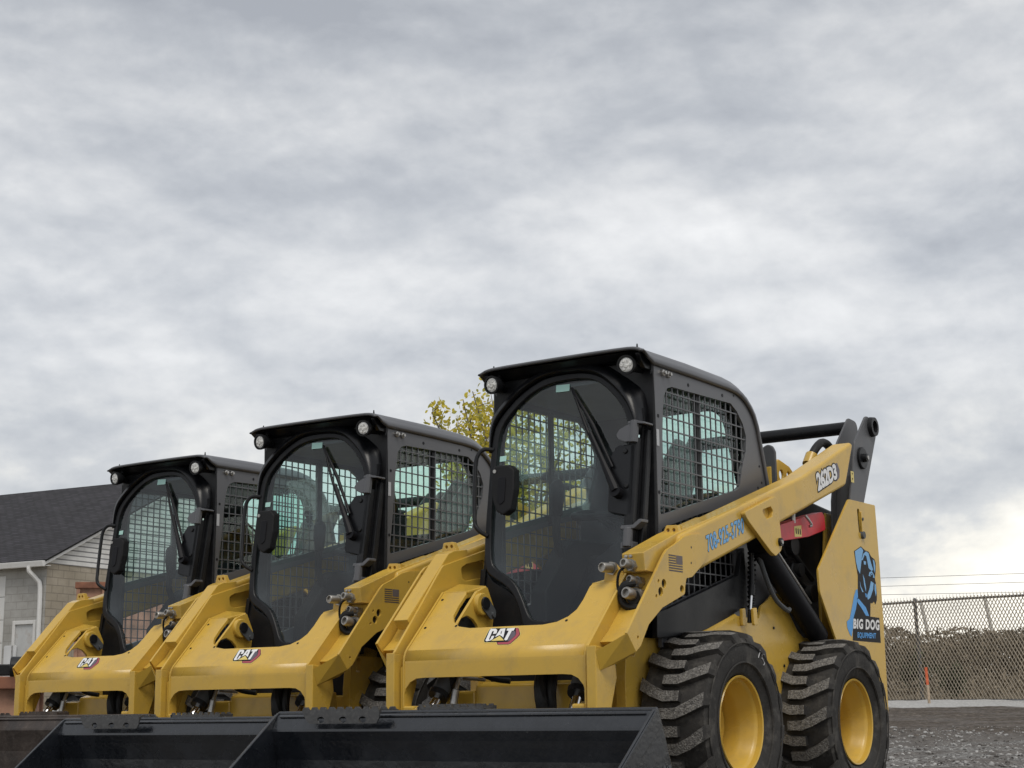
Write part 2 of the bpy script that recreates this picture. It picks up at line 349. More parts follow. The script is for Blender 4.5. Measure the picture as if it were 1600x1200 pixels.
# ------------------------------------------------------------------ the skid steer loader (x forward, y to its left, z up)
def build_loader(root):
    # ---------- chassis
    bm = bmesh.new()
    merge(bm, box(-1.22, 0.80, -0.44, 0.44, 0.24, 0.60))
    merge(bm, box(0.80, 0.98, -0.355, 0.355, 0.26, 0.58))
    for s in (1, -1):
        merge(bm, side(plate(rounded([(.76, .28), (.76, .80), (.96, .835), (1.05, .80), (1.07, .62), (1.07, .28)], .03, 3), .357, .404, holes=[rounded([(.985, .70), (1.02, .70), (1.02, .77), (.985, .77)], .008, 2)]), s))
    for s in (1, -1):
        top = [(0.86, 0.30), (0.86, 0.70), (0.42, 0.822), (0.16, 0.902), (0.10, 0.902), (-0.006, 0.894), (-0.066, 0.898),
               (-0.096, 0.959), (-0.154, 0.982), (-0.245, 1.03), (-0.31, 1.03), (-0.40, 0.95), (-0.50, 0.855), (-0.566, 0.825), (-0.76, 0.822),
               (-0.80, 0.85), (-0.80, 1.05), (-0.86, 1.2), (-1.24, 1.2), (-1.26, 0.30)]
        merge(bm, side(plate(rounded(top, 0.03, 3), 0.470, 0.484), s))
        merge(bm, side(tube([(0.50, 0.458, 0.792), (0.15, 0.458, 0.892)], 0.024, 10), s))       # rolled top edge
        merge(bm, side(cyl((0.60, 0.44, 0.41), (0.60, 0.56, 0.41), 0.12, n=24), s))
        merge(bm, side(cyl((-0.6245, 0.44, 0.41), (-0.6245, 0.56, 0.41), 0.12, n=24), s))
        # spring-rod clevis
        for yy in (0.486, 0.545):
            merge(bm, side(plate(rounded([(0.145, 0.935), (0.105, 0.94), (0.10, 0.86), (0.14, 0.855)], 0.01, 3), yy, yy + 0.014), s))
    chassis = finish('chassis', bm, YEL, root, bevel=0.006)
    finish('front_bulkhead', box(.965, .978, -.355, .355, .585, .80), BLK, chassis)
    # rivets and drain holes on the flank
    for s in (1, -1):
        for (x, z) in ((-0.32, 0.68), (-0.22, 0.86), (0.2, 0.74), (-0.9, 1.0)):
            finish('flank_bolt', side(cyl((x, 0.484, z), (x, 0.489, z), 0.007, n=10), s), BLK, chassis)

    # ---------- engine bay behind the cab
    bm = bmesh.new()
    merge(bm, plate(rounded([(-0.30, 0.60), (-0.30, 1.35), (-0.42, 1.52), (-0.75, 1.56), (-1.20, 1.52), (-1.24, 1.40), (-1.24, 0.60)], 0.05), -0.43, 0.43))
    bay = finish('engine_cover', bm, BLK, root, bevel=0.012)
    for s in (1, -1):
        bm = bmesh.new()
        for (x, z, r) in ((-0.45, 1.28, 0.05), (-0.52, 1.16, 0.035), (-0.66, 1.05, 0.045)):
            merge(bm, side(lathe([(0, r * 1.25), (0.05, r * 1.25), (0.055, r), (0.09, r), (0.09, 0.001)], 20, 'y', (x, 0.425, z)), s))
        merge(bm, side(tube(bez([(-0.36, 0.47, 1.33), (-0.48, 0.49, 1.24), (-0.62, 0.48, 1.18), (-0.76, 0.46, 1.13)]), 0.014), s))
        merge(bm, side(tube(bez([(-0.34, 0.47, 1.22), (-0.5, 0.49, 1.12), (-0.72, 0.46, 1.07)]), 0.011), s))
        finish('hydraulic_hose', bm, HOSE, bay, smooth=True)

    # ---------- rear towers
    for s in (1, -1):
        bm = bmesh.new()
        outer = [(-0.914, 1.552), (-1.272, 1.556), (-1.292, 1.235), (-1.302, 0.93), (-1.302, 0.42), (-0.80, 0.42), (-0.655, 0.817), (-0.487, 1.04), (-0.478, 1.153)]
        rad = [0.035, 0.012, 0.02, 0.02, 0.03, 0.05, 0.05, 0.06, 0.05]
        slot = rounded([(-1.018, 1.512), (-1.048, 1.512), (-1.066, 1.385), (-1.030, 1.385)], 0.016, 4)
        merge(bm, side(plate(rounded(outer, rad), 0.608, 0.620, holes=[slot]), s))
        merge(bm, side(plate([(-1.262, 0.45), (-1.298, 0.45), (-1.298, 0.93), (-1.288, 1.235), (-1.27, 1.54), (-1.258, 1.54)], 0.484, 0.607), s))
        merge(bm, side(plate([(-0.93, 1.20), (-1.25, 1.20), (-1.25, 1.50), (-0.99, 1.50)], 0.44, 0.452), s))
        tw = finish('rear_tower', bm, YEL, root, bevel=0.004)
        bm = bmesh.new()
        merge(bm, side(cyl((-1.068, 0.612, 1.375), (-1.068, 0.634, 1.375), 0.020, n=18), s))
        merge(bm, side(plate(rounded([(-1.055, 1.50), (-1.078, 1.50), (-1.080, 1.385), (-1.058, 1.385)], 0.01, 4), 0.6206, 0.627), s), 1)
        merge(bm, side(cyl((-1.066, 0.627, 1.46), (-1.066, 0.633, 1.46), 0.009, n=12), s), 0)
        merge(bm, side(plate([(-1.0, 1.53), (-1.08, 1.53), (-1.08, 1.36), (-1.0, 1.36)], 0.56, 0.57), s), 2)
        finish('latch', bm, [GREYP, YEL, BLK], tw, bevel=0.002)
        if s > 0:
            bm = bmesh.new(); y = 0.6206
            layers = [('black', 0)] + [('b%d' % k, 1) for k in range(1, 9)] + [('b9', 2), ('b10', 2), ('b11', 2), ('b12', 1)]
            for k, (nm, mi) in enumerate(layers):
                yy = y + (0.0006 if k else 0)
                merge(bm, orient(flat(DOG_LOGO[nm], lambda a, b: (a, yy, b)), (0, 1, 0)), mi)
            # eye, nose and folds
            for (cx, cz, rx, rz) in ((-1.061, 1.232, 0.006, 0.005), (-1.168, 1.168, 0.020, 0.012), (-1.185, 1.192, 0.009, 0.006)):
                merge(bm, orient(flat(circ(cx, cz, rx, 12, rz), lambda a, b: (a, y + 0.0012, b)), (0, 1, 0)), 0)
            merge(bm, orient(flat(circ(-1.166, 1.173, 0.008, 10, 0.004), lambda a, b: (a, y + 0.0016, b)), (0, 1, 0)), 1)
            q = [(a, y + 0.0008, b) for a, b in DOG_LOGO['BIG']]
            merge(bm, orient(text_quad('BIG DOG', q, 0.045, 1.12), (0, 1, 0)), 3)
            q = [(a, y + 0.0008, b) for a, b in DOG_LOGO['EQ']]
            merge(bm, orient(text_quad('EQUIPMENT', q, 0.028, 1.05), (0, 1, 0)), 2)
            tag(finish('company_logo', bm, [INK, LBLUE, BLUE, WHITE], tw), 'blue and black dog logo reading BIG DOG EQUIPMENT')

    # ---------- rear links, link tube
    for s in (1, -1):
        bm = bmesh.new()
        prof = rounded([(-0.955, 1.22), (-0.985, 1.56), (-1.088, 1.885), (-1.262, 2.052), (-1.385, 2.045), (-1.395, 1.955), (-1.17, 1.56), (-1.13, 1.22)],
                       [0, .03, .06, .05, .06, .06, .05, 0])
        merge(bm, side(plate(prof, 0.588, 0.600), s)); merge(bm, side(plate(prof, 0.486, 0.497), s))
        merge(bm, side(plate([(-1.0, 1.35), (-1.06, 1.70), (-1.15, 1.88), (-1.19, 1.84), (-1.12, 1.66), (-1.06, 1.35)], 0.497, 0.588), s))
        lk = finish('rear_link', bm, LINK, root, bevel=0.003)
        bm = bmesh.new()
        bm0 = bmesh.new()
        merge(bm0, side(lathe([(0, 0.034), (0.024, 0.034), (0.024, 0.052), (-0.0, 0.056)], 32, 'y', (-1.330, 0.600, 1.998), closed=True), s))
        finish('tube_collar', bm0, BLK, lk, smooth=True)
        merge(bm, side(lathe([(0, 0.060), (0.010, 0.060), (0.014, 0.055), (0.014, 0.001)], 32, 'y', (-1.165, 0.600, 1.803)), s))
        merge(bm, side(lathe([(0, 0.024), (0.022, 0.022), (0.024, 0.010)], 20, 'y', (-1.165, 0.614, 1.803)), s))
        finish('pivot_pin', bm, BLK, lk, smooth=True)
        bm = bmesh.new(); merge(bm, side(cyl((-1.165, 0.637, 1.803), (-1.165, 0.641, 1.803), 0.011, n=16), s))
        finish('pin_bolt', bm, STEEL, lk, smooth=True)
        if s > 0:
            bm = bmesh.new()
            merge(bm, orient(flat([(-1.005, 1.715), (-1.045, 1.715), (-1.045, 1.655), (-1.005, 1.655)], lambda a, b: (a, 0.6007, b)), (0, 1, 0)), 0)
            for zz in (1.70, 1.672):
                merge(bm, orient(flat([(-1.018, zz + .007), (-1.032, zz + .007), (-1.025, zz - .007)], lambda a, b: (a, 0.6012, b)), (0, 1, 0)), 1)
            finish('warning_sticker', bm, [YDEC, INK], lk)
    bm = tube([(-1.330, -0.486, 2.008), (-1.330, 0.486, 2.008)], 0.036, 24)
    finish('link_tube', bm, BLK, root, smooth=True)

    # ---------- lift arms
    ZTOP = [(-0.985, 1.868), (-0.845, 1.612)]
    for s in (1, -1):
        bm = bmesh.new()
        beam = [(0.97, 1.205), (0.40, 1.378), (-0.34, 1.612), (-0.955, 1.858), (-0.985, 1.852), (-0.862, 1.622), (-0.845, 1.612), (-0.80, 1.597), (-0.02, 1.338), (0.23, 1.248), (0.93, 1.022), (1.05, 1.00)]
        merge(bm, side(plate(beam, 0.515, 0.632), s))
        arm = finish('lift_arm', bm, YEL, root, bevel=0.016, seg=3)
        # hose guard tab
        tx = .915 if s > 0 else .972
        bm = bmesh.new()
        merge(bm, side(plate(rounded([(0.530, 1.19), (0.612, 1.19), (0.618, 1.205), (0.606, 1.250), (0.552, 1.252), (0.534, 1.215)], 0.008), tx, tx + .03, 'yz',
                                 holes=[circ(0.560, 1.230, 0.008, 12), circ(0.589, 1.229, 0.008, 12)]), s))
        finish('guard_tab', bm, YEL, arm, bevel=0.004)
        bm = bmesh.new()
        merge(bm, side(plate([(tx - .001, 1.20), (tx - .001, 1.249), (tx - .075, 1.232)], .604, .612), s))
        finish('tab_gusset', bm, YEL, arm)
        if s > 0:      # box end carrying the couplers
            bm = plate(rounded([(1.262, 1.108), (0.955, 1.218), (0.60, 1.322), (0.60, 1.20), (1.05, 1.04), (1.250, 1.030)], 0.006), 0.514, 0.618)
            finish('front_box', bm, YEL, arm, bevel=0.014, seg=3)
        else:          # closing strip down the front of the arm
            bm = side(plate(rounded([(1.408, .872), (1.102, 1.186), (1.06, 1.202), (.955, 1.216), (.955, 1.17), (1.05, 1.13), (1.365, .830)], [.004, .03, .03, 0, 0, .01, .01]), .5005, .578), s)
            finish('front_strip', bm, YEL, arm, bevel=0.004)
        # inner wall of the arm, standing proud of the cross plate
        bm = bmesh.new()
        if s > 0: ip = [(1.512, .725), (1.192, 1.040), (1.10, 1.075), (.83, 1.20), (.80, 1.03), (1.02, .975), (1.10, .96), (1.33, .76), (1.36, .70)]
        else: ip = [(1.512, .725), (1.170, 1.117), (1.155, 1.128), (.83, 1.222), (.80, 1.03), (1.02, .975), (1.10, .96), (1.33, .76), (1.36, .70)]
        sl2 = rounded([(1.022, 1.125), (1.012, 1.075), (.985, 1.068), (.83, 1.095), (.835, 1.175), (.98, 1.145)], .018, 4)
        merge(bm, side(plate(ip, .488, .500, holes=[sl2]), s))
        finish('inner_wall', bm, YEL, arm, bevel=0.003)
        # floor of the recess between the walls
        bm = bmesh.new()
        fl = [(1.255, 1.034), (1.185, 1.030), (1.20, 0.94), (1.36, 0.79), (1.425, 0.742), (1.38, 0.715), (1.15, 0.90), (1.10, 1.03)] if s > 0 else [(1.30, .86), (1.36, 0.79), (1.425, 0.742), (1.38, 0.715), (1.24, 0.83)]
        merge(bm, side(plate(fl, 0.5005, 0.626), s))
        finish('recess_floor', bm, YEL, arm, bevel=0.004)
        # outer front plate
        bm = bmesh.new()
        dbl = rounded([(1.452, 0.772), (1.131, 1.110), (1.105, 1.130), (1.029, 1.160), (0.955, 1.196), (0.885, 1.212), (0.79, 1.222), (0.728, 1.175), (0.776, 1.100), (0.893, 1.028),
                       (0.945, 1.020), (0.958, 0.985), (0.962, 0.952), (1.161, 0.885), (1.277, 0.812), (1.345, 0.725), (1.385, 0.700)],
                      [0, .05, .02, .02, .03, .05, .05, .05, .05, .05, .012, .02, .02, .03, .03, .03, 0], 4)
        hl = [circ(1.142, 0.985, 0.019, 16), circ(1.172, 0.950, 0.019, 16), circ(1.187, 0.993, 0.0075, 10), circ(1.208, 0.930, 0.0075, 10),
              circ(0.988, 0.972, 0.016, 16), circ(1.367, 0.758, 0.007, 10)]
        merge(bm, side(plate(dbl, 0.632, 0.644, holes=hl), s))
        # bent toe of the plate closing the recess
        t = bmesh.new()
        A5 = [Vector(p) for p in ((1.452, 0.644, 0.772), (1.514, 0.534, 0.702), (1.482, 0.534, 0.627), (1.364, 0.574, 0.668), (1.385, 0.644, 0.700))]
        a = [t.verts.new(p) for p in A5]
        for i, j, k in ((0, 1, 2), (0, 2, 4), (2, 3, 4)): t.faces.new((a[i], a[j], a[k]))
        orient(t, (.7, .7, -.3))
        merge(bm, side(t, s))
        fp = finish('front_plate', bm, YEL, arm, bevel=0.002)
        for (x, z) in ((0.894, 1.155), (0.899, 1.088)):
            finish('bolt_hole', side(cyl((x, 0.644, z), (x, 0.6446, z), 0.005, n=10), s), BLK, fp)
        for (x, z, r) in ((1.142, 0.985, 0.02), (1.172, 0.950, 0.02), (0.988, 0.972, 0.017)):
            finish('bolt_hole', side(cyl((x, 0.6322, z), (x, 0.6335, z), r, n=14), s), BLK, fp)
        # middle gusset with its slot and pin
        bm = bmesh.new()
        gus = rounded([(0.400, 1.352), (0.062, 1.462), (0.030, 1.452), (0.018, 1.34), (0.0, 1.215), (0.078, 1.176), (0.126, 1.192), (0.345, 1.312)],
                      [.045, .02, .02, .02, .045, .03, .03, .04], 5)
        sl = rounded([(0.217, 1.352), (0.105, 1.394), (0.090, 1.376), (0.100, 1.356), (0.205, 1.325)] and [(0.212, 1.380), (0.112, 1.408), (0.088, 1.390), (0.100, 1.362), (0.16, 1.346)], 0.012, 4)
        merge(bm, side(plate(gus, 0.632, 0.655, holes=[sl]), s))
        gp = finish('gusset_plate', bm, YEL, arm, bevel=0.005)
        bm = bmesh.new()
        merge(bm, side(lathe([(0, 0.020), (0.012, 0.019), (0.012, 0.010)], 20, 'y', (0.030, 0.655, 1.247)), s), 0)
        merge(bm, side(lathe([(0.006, 0.011), (0.016, 0.010), (0.016, 0.001)], 16, 'y', (0.030, 0.655, 1.247)), s), 1)
        finish('cylinder_pin', bm, [BLK, STEEL], gp, smooth=True)
        # leg down to the coupler
        bm = bmesh.new()
        leg = [(1.513, .7255), (1.513, 0.30), (1.41, 0.30), (1.395, 0.49), (1.352, 0.60), (1.362, 0.672), (1.40, .715)]
        merge(bm, side(plate(leg, 0.4875, 0.533), s))
        finish('arm_leg', bm, YEL, arm, bevel=0.004)
        # clip under the toe
        bm = bmesh.new()
        merge(bm, side(plate(rounded([(1.30, 0.80), (1.245, 0.845), (1.215, 0.80), (1.262, 0.735)], 0.006, 3), 0.575, 0.590), s))
        finish('hose_clip', bm, YEL, arm, bevel=0.002)
        # hydraulic couplers
        for (x, y, z, r, ln) in ((1.256, 0.560, 1.055, 0.017, 0.052), (1.212, 0.562, 0.990, 0.015, 0.055), (1.236, 0.566, 0.930, 0.022, 0.066)) if s > 0 else ():
            bm = bmesh.new()
            d = Vector((0.94, -0.14, 0.16)).normalized(); p = Vector((x - 0.02, y, z))
            merge(bm, tube([p, p + d * 0.022], r * 1.65, 6))
            merge(bm, cyl(p + d * 0.022, p + d * 0.03, r * 1.45, r * 1.45, 20))
            merge(bm, tube([p + d * 0.03, p + d * 0.05, p + d * 0.052, p + d * (ln + .018), p + d * (ln + .024), p + d * (ln + .024), p + d * (ln + .010)], r, 20,
                           radii=[r, r, r * 1.15, r * 1.15, r * 1.0, r * .74, r * .70]))
            finish('hydraulic_coupler', bm, ZINC, arm, smooth=True, angle=35)
        if s > 0:
            bm = bmesh.new()
            merge(bm, tube(bez([(1.262, 0.545, 1.06), (1.285, 0.515, 1.03), (1.275, 0.50, 0.97), (1.265, 0.520, 0.93)]), 0.006, 8))
            merge(bm, tube(bez([(1.245, 0.565, 0.985), (1.275, 0.530, 0.975), (1.270, 0.512, 0.925), (1.265, 0.535, 0.890), (1.25, 0.585, 0.885)]), 0.016, 10))
            merge(bm, lathe([(-.01, 0.030), (.035, 0.030), (.035, 0.001)], 18, 'x', (1.225, 0.562, 0.926)))
            finish('rubber_cap', bm, HOSE, arm, smooth=True)
            bm = bmesh.new()
            for yy in (0.545, 0.566):
                merge(bm, lathe([(0, 0.0075), (0.008, 0.007), (0.010, 0.003)], 12, 'x', (1.274, yy, 1.093)))
            finish('box_bolt', bm, STEEL, arm, smooth=True)
            # decals
            def armp(y): return lambda q: [(a, y, b) for a, b in q]
            Q = [(0.735, 1.217), (0.362, 1.335), (0.358, 1.266), (0.720, 1.150)]
            bm = bmesh.new()
            ref = text_mesh('708-925-3790', 0.0, 0.98)
            merge(bm, orient(text_quad('708-925-3790', armp(0.6328)(Q), 0.042, 0.98, ref), (0, 1, 0)), 0)
            merge(bm, orient(text_quad('708-925-3790', armp(0.6334)(Q), 0.022, 0.98, ref), (0, 1, 0)), 1)
            merge(bm, orient(text_quad('708-925-3790', armp(0.6340)(Q), -0.004, 0.98, ref), (0, 1, 0)), 2)
            finish('phone_number_decal', bm, [INK, mat('sky_blue_decal', (0.20, 0.50, 0.85), 0.4), LBLUE], arm)
            Q = [(-0.478, 1.632), (-0.725, 1.714), (-0.745, 1.645), (-0.498, 1.553)]
            bm = bmesh.new(); ref.free()
            ref = text_mesh('262D3', 0.0, 0.9)
            merge(bm, orient(flat(rounded([(-0.70, 1.712), (-0.755, 1.724), (-0.782, 1.69), (-0.776, 1.651), (-0.735, 1.625), (-0.70, 1.65)], 0.006, 3), lambda a, b: (a, 0.6325, b)), (0, 1, 0)), 2)
            merge(bm, orient(text_quad('262D3', armp(0.6330)(Q), 0.11, 0.9, ref), (0, 1, 0)), 0)
            merge(bm, orient(text_quad('262D3', armp(0.6337)(Q), 0.05, 0.9, ref), (0, 1, 0)), 1)
            ref.free()
            finish('model_number_badge', bm, [INK, WHITE, PURP], arm)
            bm = bmesh.new(); x0, x1, z0, z1 = 1.097, 0.977, 1.042, 1.1105
            for k in range(7):
                hh = (z1 - z0) / 13; zt = z1 - 2 * k * hh
                xa = x1 + 0.058 if k < 4 else x1
                merge(bm, orient(flat([(x0, zt), (xa, zt), (xa, zt - hh * 1.1), (x0, zt - hh * 1.1)], lambda a, b: (a, 0.6447, b)), (0, 1, 0)))
            merge(bm, orient(flat([(x1 + 0.055, z1), (x1, z1), (x1, z1 - 0.037), (x1 + 0.055, z1 - 0.037)], lambda a, b: (a, 0.6450, b)), (0, 1, 0)), 1)
            finish('flag_decal', bm, [FLAGM, mat('flag_canton', (0.13, 0.105, 0.10), 0.5)], arm)

    # ---------- cross plate joining the arms in front of the cab
    C45 = 2.195
    def ucurve(s):
        """position along the folded section: s<0 slope, then an arc, then straight down"""
        rr = 0.085; L = rr * R(45)
        foldx, foldz = 1.478, 0.717
        tl = rr * math.tan(R(22.5))
        s0 = -tl
        if s <= 0:
            d = tl - s; return (foldx - d * 0.70711, foldz + d * 0.70711)
        cx = foldx - tl * 0.70711 - rr * 0.70711; cz = foldz + tl * 0.70711 - rr * 0.70711
        if s < L:
            a = R(45) - s / rr; return (cx + rr * math.cos(a), cz + rr * math.sin(a))
        return (cx + rr, cz - (s - L))
    L = 0.085 * R(45); TL = 0.085 * math.tan(R(22.5))
    s_of = lambda z: TL - (z - 0.717) * 1.41421
    z_of = 0.717 + TL * .70711 - 0.085 * .70711   # height where the vertical part starts
    sv = lambda z: L + (z_of - z)
    half = [(0.0, .826), (.187, .8255), (.252, .835), (.296, .857), (.320, .886), (.326, .93), (.3235, .985), (.332, 1.0), (.456, 1.0)]
    top = [(y, s_of(z)) for y, z in half]
    up = top + [(.456, 0.0), (-.456, 0.0)] + [(-y, s) for y, s in top[::-1][:-1]]
    f3 = lambda y, s: (ucurve(s)[0], y, ucurve(s)[1])
    bm = bmesh.new()
    merge(bm, sheet(up, [], f3))
    low = [(-.456, L), (.456, L), (.480, sv(.66)), (.478, sv(.40)), (.462, sv(.40)), (.462, sv(.535)), (.452, sv(.572)), (.428, sv(.600)), (.395, sv(.615)), (.35, sv(.618))]
    low += [(-y, s) for y, s in low[2:][::-1]]
    merge(bm, sheet(low, [], f3))
    t = bmesh.new(); prev = None
    for k in range(9):
        row = [t.verts.new(f3(y, L * k / 8)) for y in (-.456, .456)]
        if prev: t.faces.new((prev[0], prev[1], row[1], row[0]))
        prev = row
    merge(bm, t)
    bmesh.ops.remove_doubles(bm, verts=bm.verts, dist=0.0008)
    orient(bm, (1, 0, 0.6))
    cp = finish('cross_plate', bm, YEL, root)
    for p in cp.data.polygons: p.use_smooth = 0.05 < abs(p.normal.x - 0.70711) and abs(p.normal.x) < 0.9985
    so = cp.modifiers.new('thick', 'SOLIDIFY'); so.thickness = 0.014; so.offset = -1
    # flanges along both ends of the plate
    for s in (1, -1):
        prof = [f3(0, q) for q in [s_of(1.0), s_of(0.9), 0.0, L * .33, L * .66, L, sv(.60), sv(.42)]]
        p2 = [(p[0] + .004, p[2] + .004) for p in prof]; p3 = [(p[0] - .05, p[2] - .035) for p in prof[::-1]]
        finish('plate_flange', side(plate(p2 + p3, .4575, .4665), s), YEL, cp, bevel=0.002)
    for (y, z) in ((-.27, .838), (.298, .839), (-.437, .836), (-.44, .965)):
        x, zz = f3(y, s_of(z))[0], z
        finish('plate_bolt_hole', tube([(x - .002, y, zz - .002), (x + .0008, y, zz + .0008)], 0.0065, 10), INK, cp)
    # maker's badge
    bm = bmesh.new(); nrm = Vector((1, 0, 1)).normalized()
    ax = 1.478 - TL * 0; 
    def onp(lift):
        def f(y, z):
            p = Vector((1.478 + 0.717 - z, y, z)) + nrm * lift
            return tuple(p)
        return f
    for nm, mi, lf in (('rim', 4, .0008), ('black', 0, .0014), ('grey', 3, .0020), ('red', 2, .0020), ('C', 1, .0026), ('A', 1, .0026), ('Ah', 0, .0031), ('T', 1, .0026), ('tri', 4, .0026)):
        merge(bm, orient(flat(CAT_LOGO[nm], onp(lf)), nrm), mi)
    finish('maker_badge', bm, [INK, WHITE, REDD, PURP, YDEC], cp)
    # bracket with a coupler on the right top corner of the plate
    bm = bmesh.new()
    merge(bm, plate(rounded([(.378, 1.001), (.470, 1.001), (.474, 1.035), (.440, 1.075), (.415, 1.088), (.388, 1.072)], 0.012, 4), 1.172, 1.184, 'yz'))
    br = finish('coupler_bracket', bm, YEL, cp, bevel=0.002)
    bm = bmesh.new(); p = Vector((1.165, .424, 1.058)); d = Vector((0.95, -0.16, 0.02)).normalized()
    merge(bm, tube([p + d * .014, p + d * .026], 0.030, 6))
    merge(bm, tube([p - d * .03, p + d * .03, p + d * .031, p + d * .085, p + d * .088, p + d * .088, p + d * .078], 0.02, 20, radii=[.016, .016, .021, .021, .019, .016, .015]))
    merge(bm, cyl((1.16, .45, 1.07), (1.08, .50, 1.09), .014))
    finish('hydraulic_coupler', bm, ZINC, br, smooth=True, angle=35)

    # tilt cylinder lugs behind the plate
    for s in (1, -1):
        bm = bmesh.new()
        lug = [(1.178, 0.998), (1.115, 1.022), (1.095, 1.02), (1.045, 0.93), (1.066, 0.80), (1.17, 0.80), (1.172, 0.845), (1.205, 0.872), (1.252, 0.888), (1.30, 0.872), (1.325, 0.835), (1.345, 0.80), (1.355, 0.80), (1.352, 0.825)]
        hole = circ(1.185, 0.845, 0.03, 14)
        ly = 0.286 if s < 0 else 0.372        # the pair is not symmetrical: the left one sits behind the plate
        merge(bm, side(plate(rounded(lug, [0, .01, .01, .03, .01, .01, .02, .02, .03, .03, .02, 0, 0, 0], 4), ly, ly + .016), s))
        hood = [(1.199, .326, 1.000), (1.199, .470, 1.000), (1.043, .486, 1.050), (1.099, .292 if s < 0 else .36, 1.028)]
        t = bmesh.new(); a = [t.verts.new(q) for q in hood]; b2 = [t.verts.new((q[0] - .004, q[1], q[2] - .012)) for q in hood]
        t.faces.new(a); t.faces.new(b2[::-1])
        for i in range(4): t.faces.new((a[i], b2[i], b2[(i + 1) % 4], a[(i + 1) % 4]))
        bmesh.ops.recalc_face_normals(t, faces=t.faces); merge(bm, side(t, s))
        lg = finish('tilt_cylinder_lug', bm, YEL, root, bevel=0.003)
        bm = bmesh.new(); q = -1 if s > 0 else 1    # boss on the face turned to the middle
        for yy, r in ((ly, .050),):
            merge(bm, side(lathe([(0, r), (-0.018, r), (-0.022, r * .9), (-0.022, .001)], 28, 'y', (1.158, yy, 0.942)), s), 0)
        merge(bm, side(lathe([(0, .027), (-0.012, .027), (-0.012, .012)], 20, 'y', (1.152, ly - .022, 0.945)), s), 2)
        lev = rounded([(1.165, .978), (1.128, .968), (1.072, .915), (1.078, .885), (1.108, .874), (1.178, .925)], 0.02, 4)
        merge(bm, side(plate(lev, ly - .029, ly - .022), s), 1)
        merge(bm, side(cyl((1.098, ly - .029, .898), (1.098, ly - .038, .898), .012, n=12), s), 1)
        finish('pin_boss', bm, [YEL, GREYP, BLK], lg, smooth=True)

    # ---------- quick coupler, tilt cylinders and hoses seen through the opening
    bm = bmesh.new()
    merge(bm, plate([(1.26, .30), (1.26, .585), (1.20, .60), (1.12, .60), (1.10, .30)], -.24, .36))
    merge(bm, plate([(1.262, .30), (1.262, .56), (1.20, .565), (1.20, .30)], -.40, -.2405))
    for s in (1, -1): merge(bm, side(box(1.30, 1.49, .40, .46, .28, .50), s))
    finish('quick_coupler', bm, YEL, root, bevel=0.008)
    for s in (1, -1):
        bm = bmesh.new()
        merge(bm, side(cyl((1.185, .33, .80), (1.36, .355, .555), .040, n=20), s), 0)
        merge(bm, side(cyl((1.36, .355, .555), (1.375, .357, .535), .047, .044, n=20), s), 1)
        merge(bm, side(cyl((1.37, .357, .54), (1.46, .37, .42), .021, n=14), s), 2)
        finish('tilt_cylinder', bm, [GREYP, BLK, CHROME], root, smooth=True, angle=40)
    bm = bmesh.new()
    for pts, r in (([(1.30, -.30, .80), (1.32, -.30, .66), (1.33, -.34, .56), (1.30, -.40, .54), (1.25, -.40, .62)], .018),
                   ([(1.22, .15, .80), (1.33, .155, .62), (1.36, .17, .52), (1.33, .18, .40)], .028),
                   ([(1.22, .21, .80), (1.31, .20, .62), (1.33, .20, .52), (1.31, .20, .40)], .022),
                   ([(1.20, -.20, .76), (1.29, -.20, .66), (1.31, -.12, .615), (1.28, -.04, .60)], .013)):
        merge(bm, tube(bez(pts), r, 10))
    finish('coupler_hose', bm, HOSE, root, smooth=True)
    bm = bmesh.new()
    merge(bm, tube([(1.315, -.285, .625), (1.335, -.288, .57), (1.337, -.288, .565), (1.35, -.29, .505)], .012, 12, radii=[.010, .010, .017, .017]))
    merge(bm, tube([(1.30, -.275, .617), (1.28, -.17, .607)], .008, 10))
    finish('hose_fitting', bm, STEEL, root, smooth=True)

    # ---------- lift cylinders, safety brace, lock rod
    for s in (1, -1):
        bm = bmesh.new()
        p1 = Vector((0.035, .545, 1.243)); p0 = Vector((-.66, .545, .80)); d = (p1 - p0).normalized()
        merge(bm, side(tube([p0, p0 + d * .06, p0 + d * .06, p1 - d * .03, p1 - d * .02], .05, 22, radii=[.035, .035, .052, .052, .045]), s))
        merge(bm, side(cyl((0.03, .505, 1.247), (0.03, .60, 1.247), .048, n=22), s))
        lc = finish('lift_cylinder', bm, INK, root, smooth=True, angle=40)
        bm = bmesh.new()
        merge(bm, side(tube([p0 + d * .25 + Vector((-.045, .018, .055)), p1 - d * .06 + Vector((-.045, .018, .055))], .007, 8), s))
        merge(bm, side(tube([p0 + d * .30 + Vector((-.052, .0, .062)), p1 - d * .06 + Vector((-.055, .0, .066))], .007, 8), s))
        finish('cylinder_pipe', bm, STEEL, lc, smooth=True)
        bm = bmesh.new()
        merge(bm, side(tube(bez([(.03, .54, 1.20), (-.03, .55, 1.08), (-.12, .55, .99), (-.24, .55, .945), (-.27, .55, .95)]), .012, 10), s))
        finish('cylinder_hose', bm, GREYP, lc, smooth=True)
        bm = bmesh.new()
        merge(bm, side(tube([(.070, .525, 1.20), (.080, .525, 1.05), (.080, .525, 1.049), (.090, .525, 1.0)], .013, 12, radii=[.012, .012, .016, .016]), s), 0)
        merge(bm, side(tube([(.088, .525, 1.01), (.108, .525, .925)], .007, 10), s), 1)
        merge(bm, side(tube([(.108, .525, .93), (.122, .525, .87)], .011, 10), s), 0)
        # spiral guard on the hose beside it
        sp = []
        for k in range(90):
            a = k * .9; z = .93 + .30 * k / 90
            sp.append((.045 - (z - .93) * .1 + .017 * math.cos(a), .50 + .017 * math.sin(a), z))
        merge(bm, side(tube(sp, .0055, 5), s), 0)
        finish('lock_rod', bm, [BLK, CHROME], root, smooth=True)
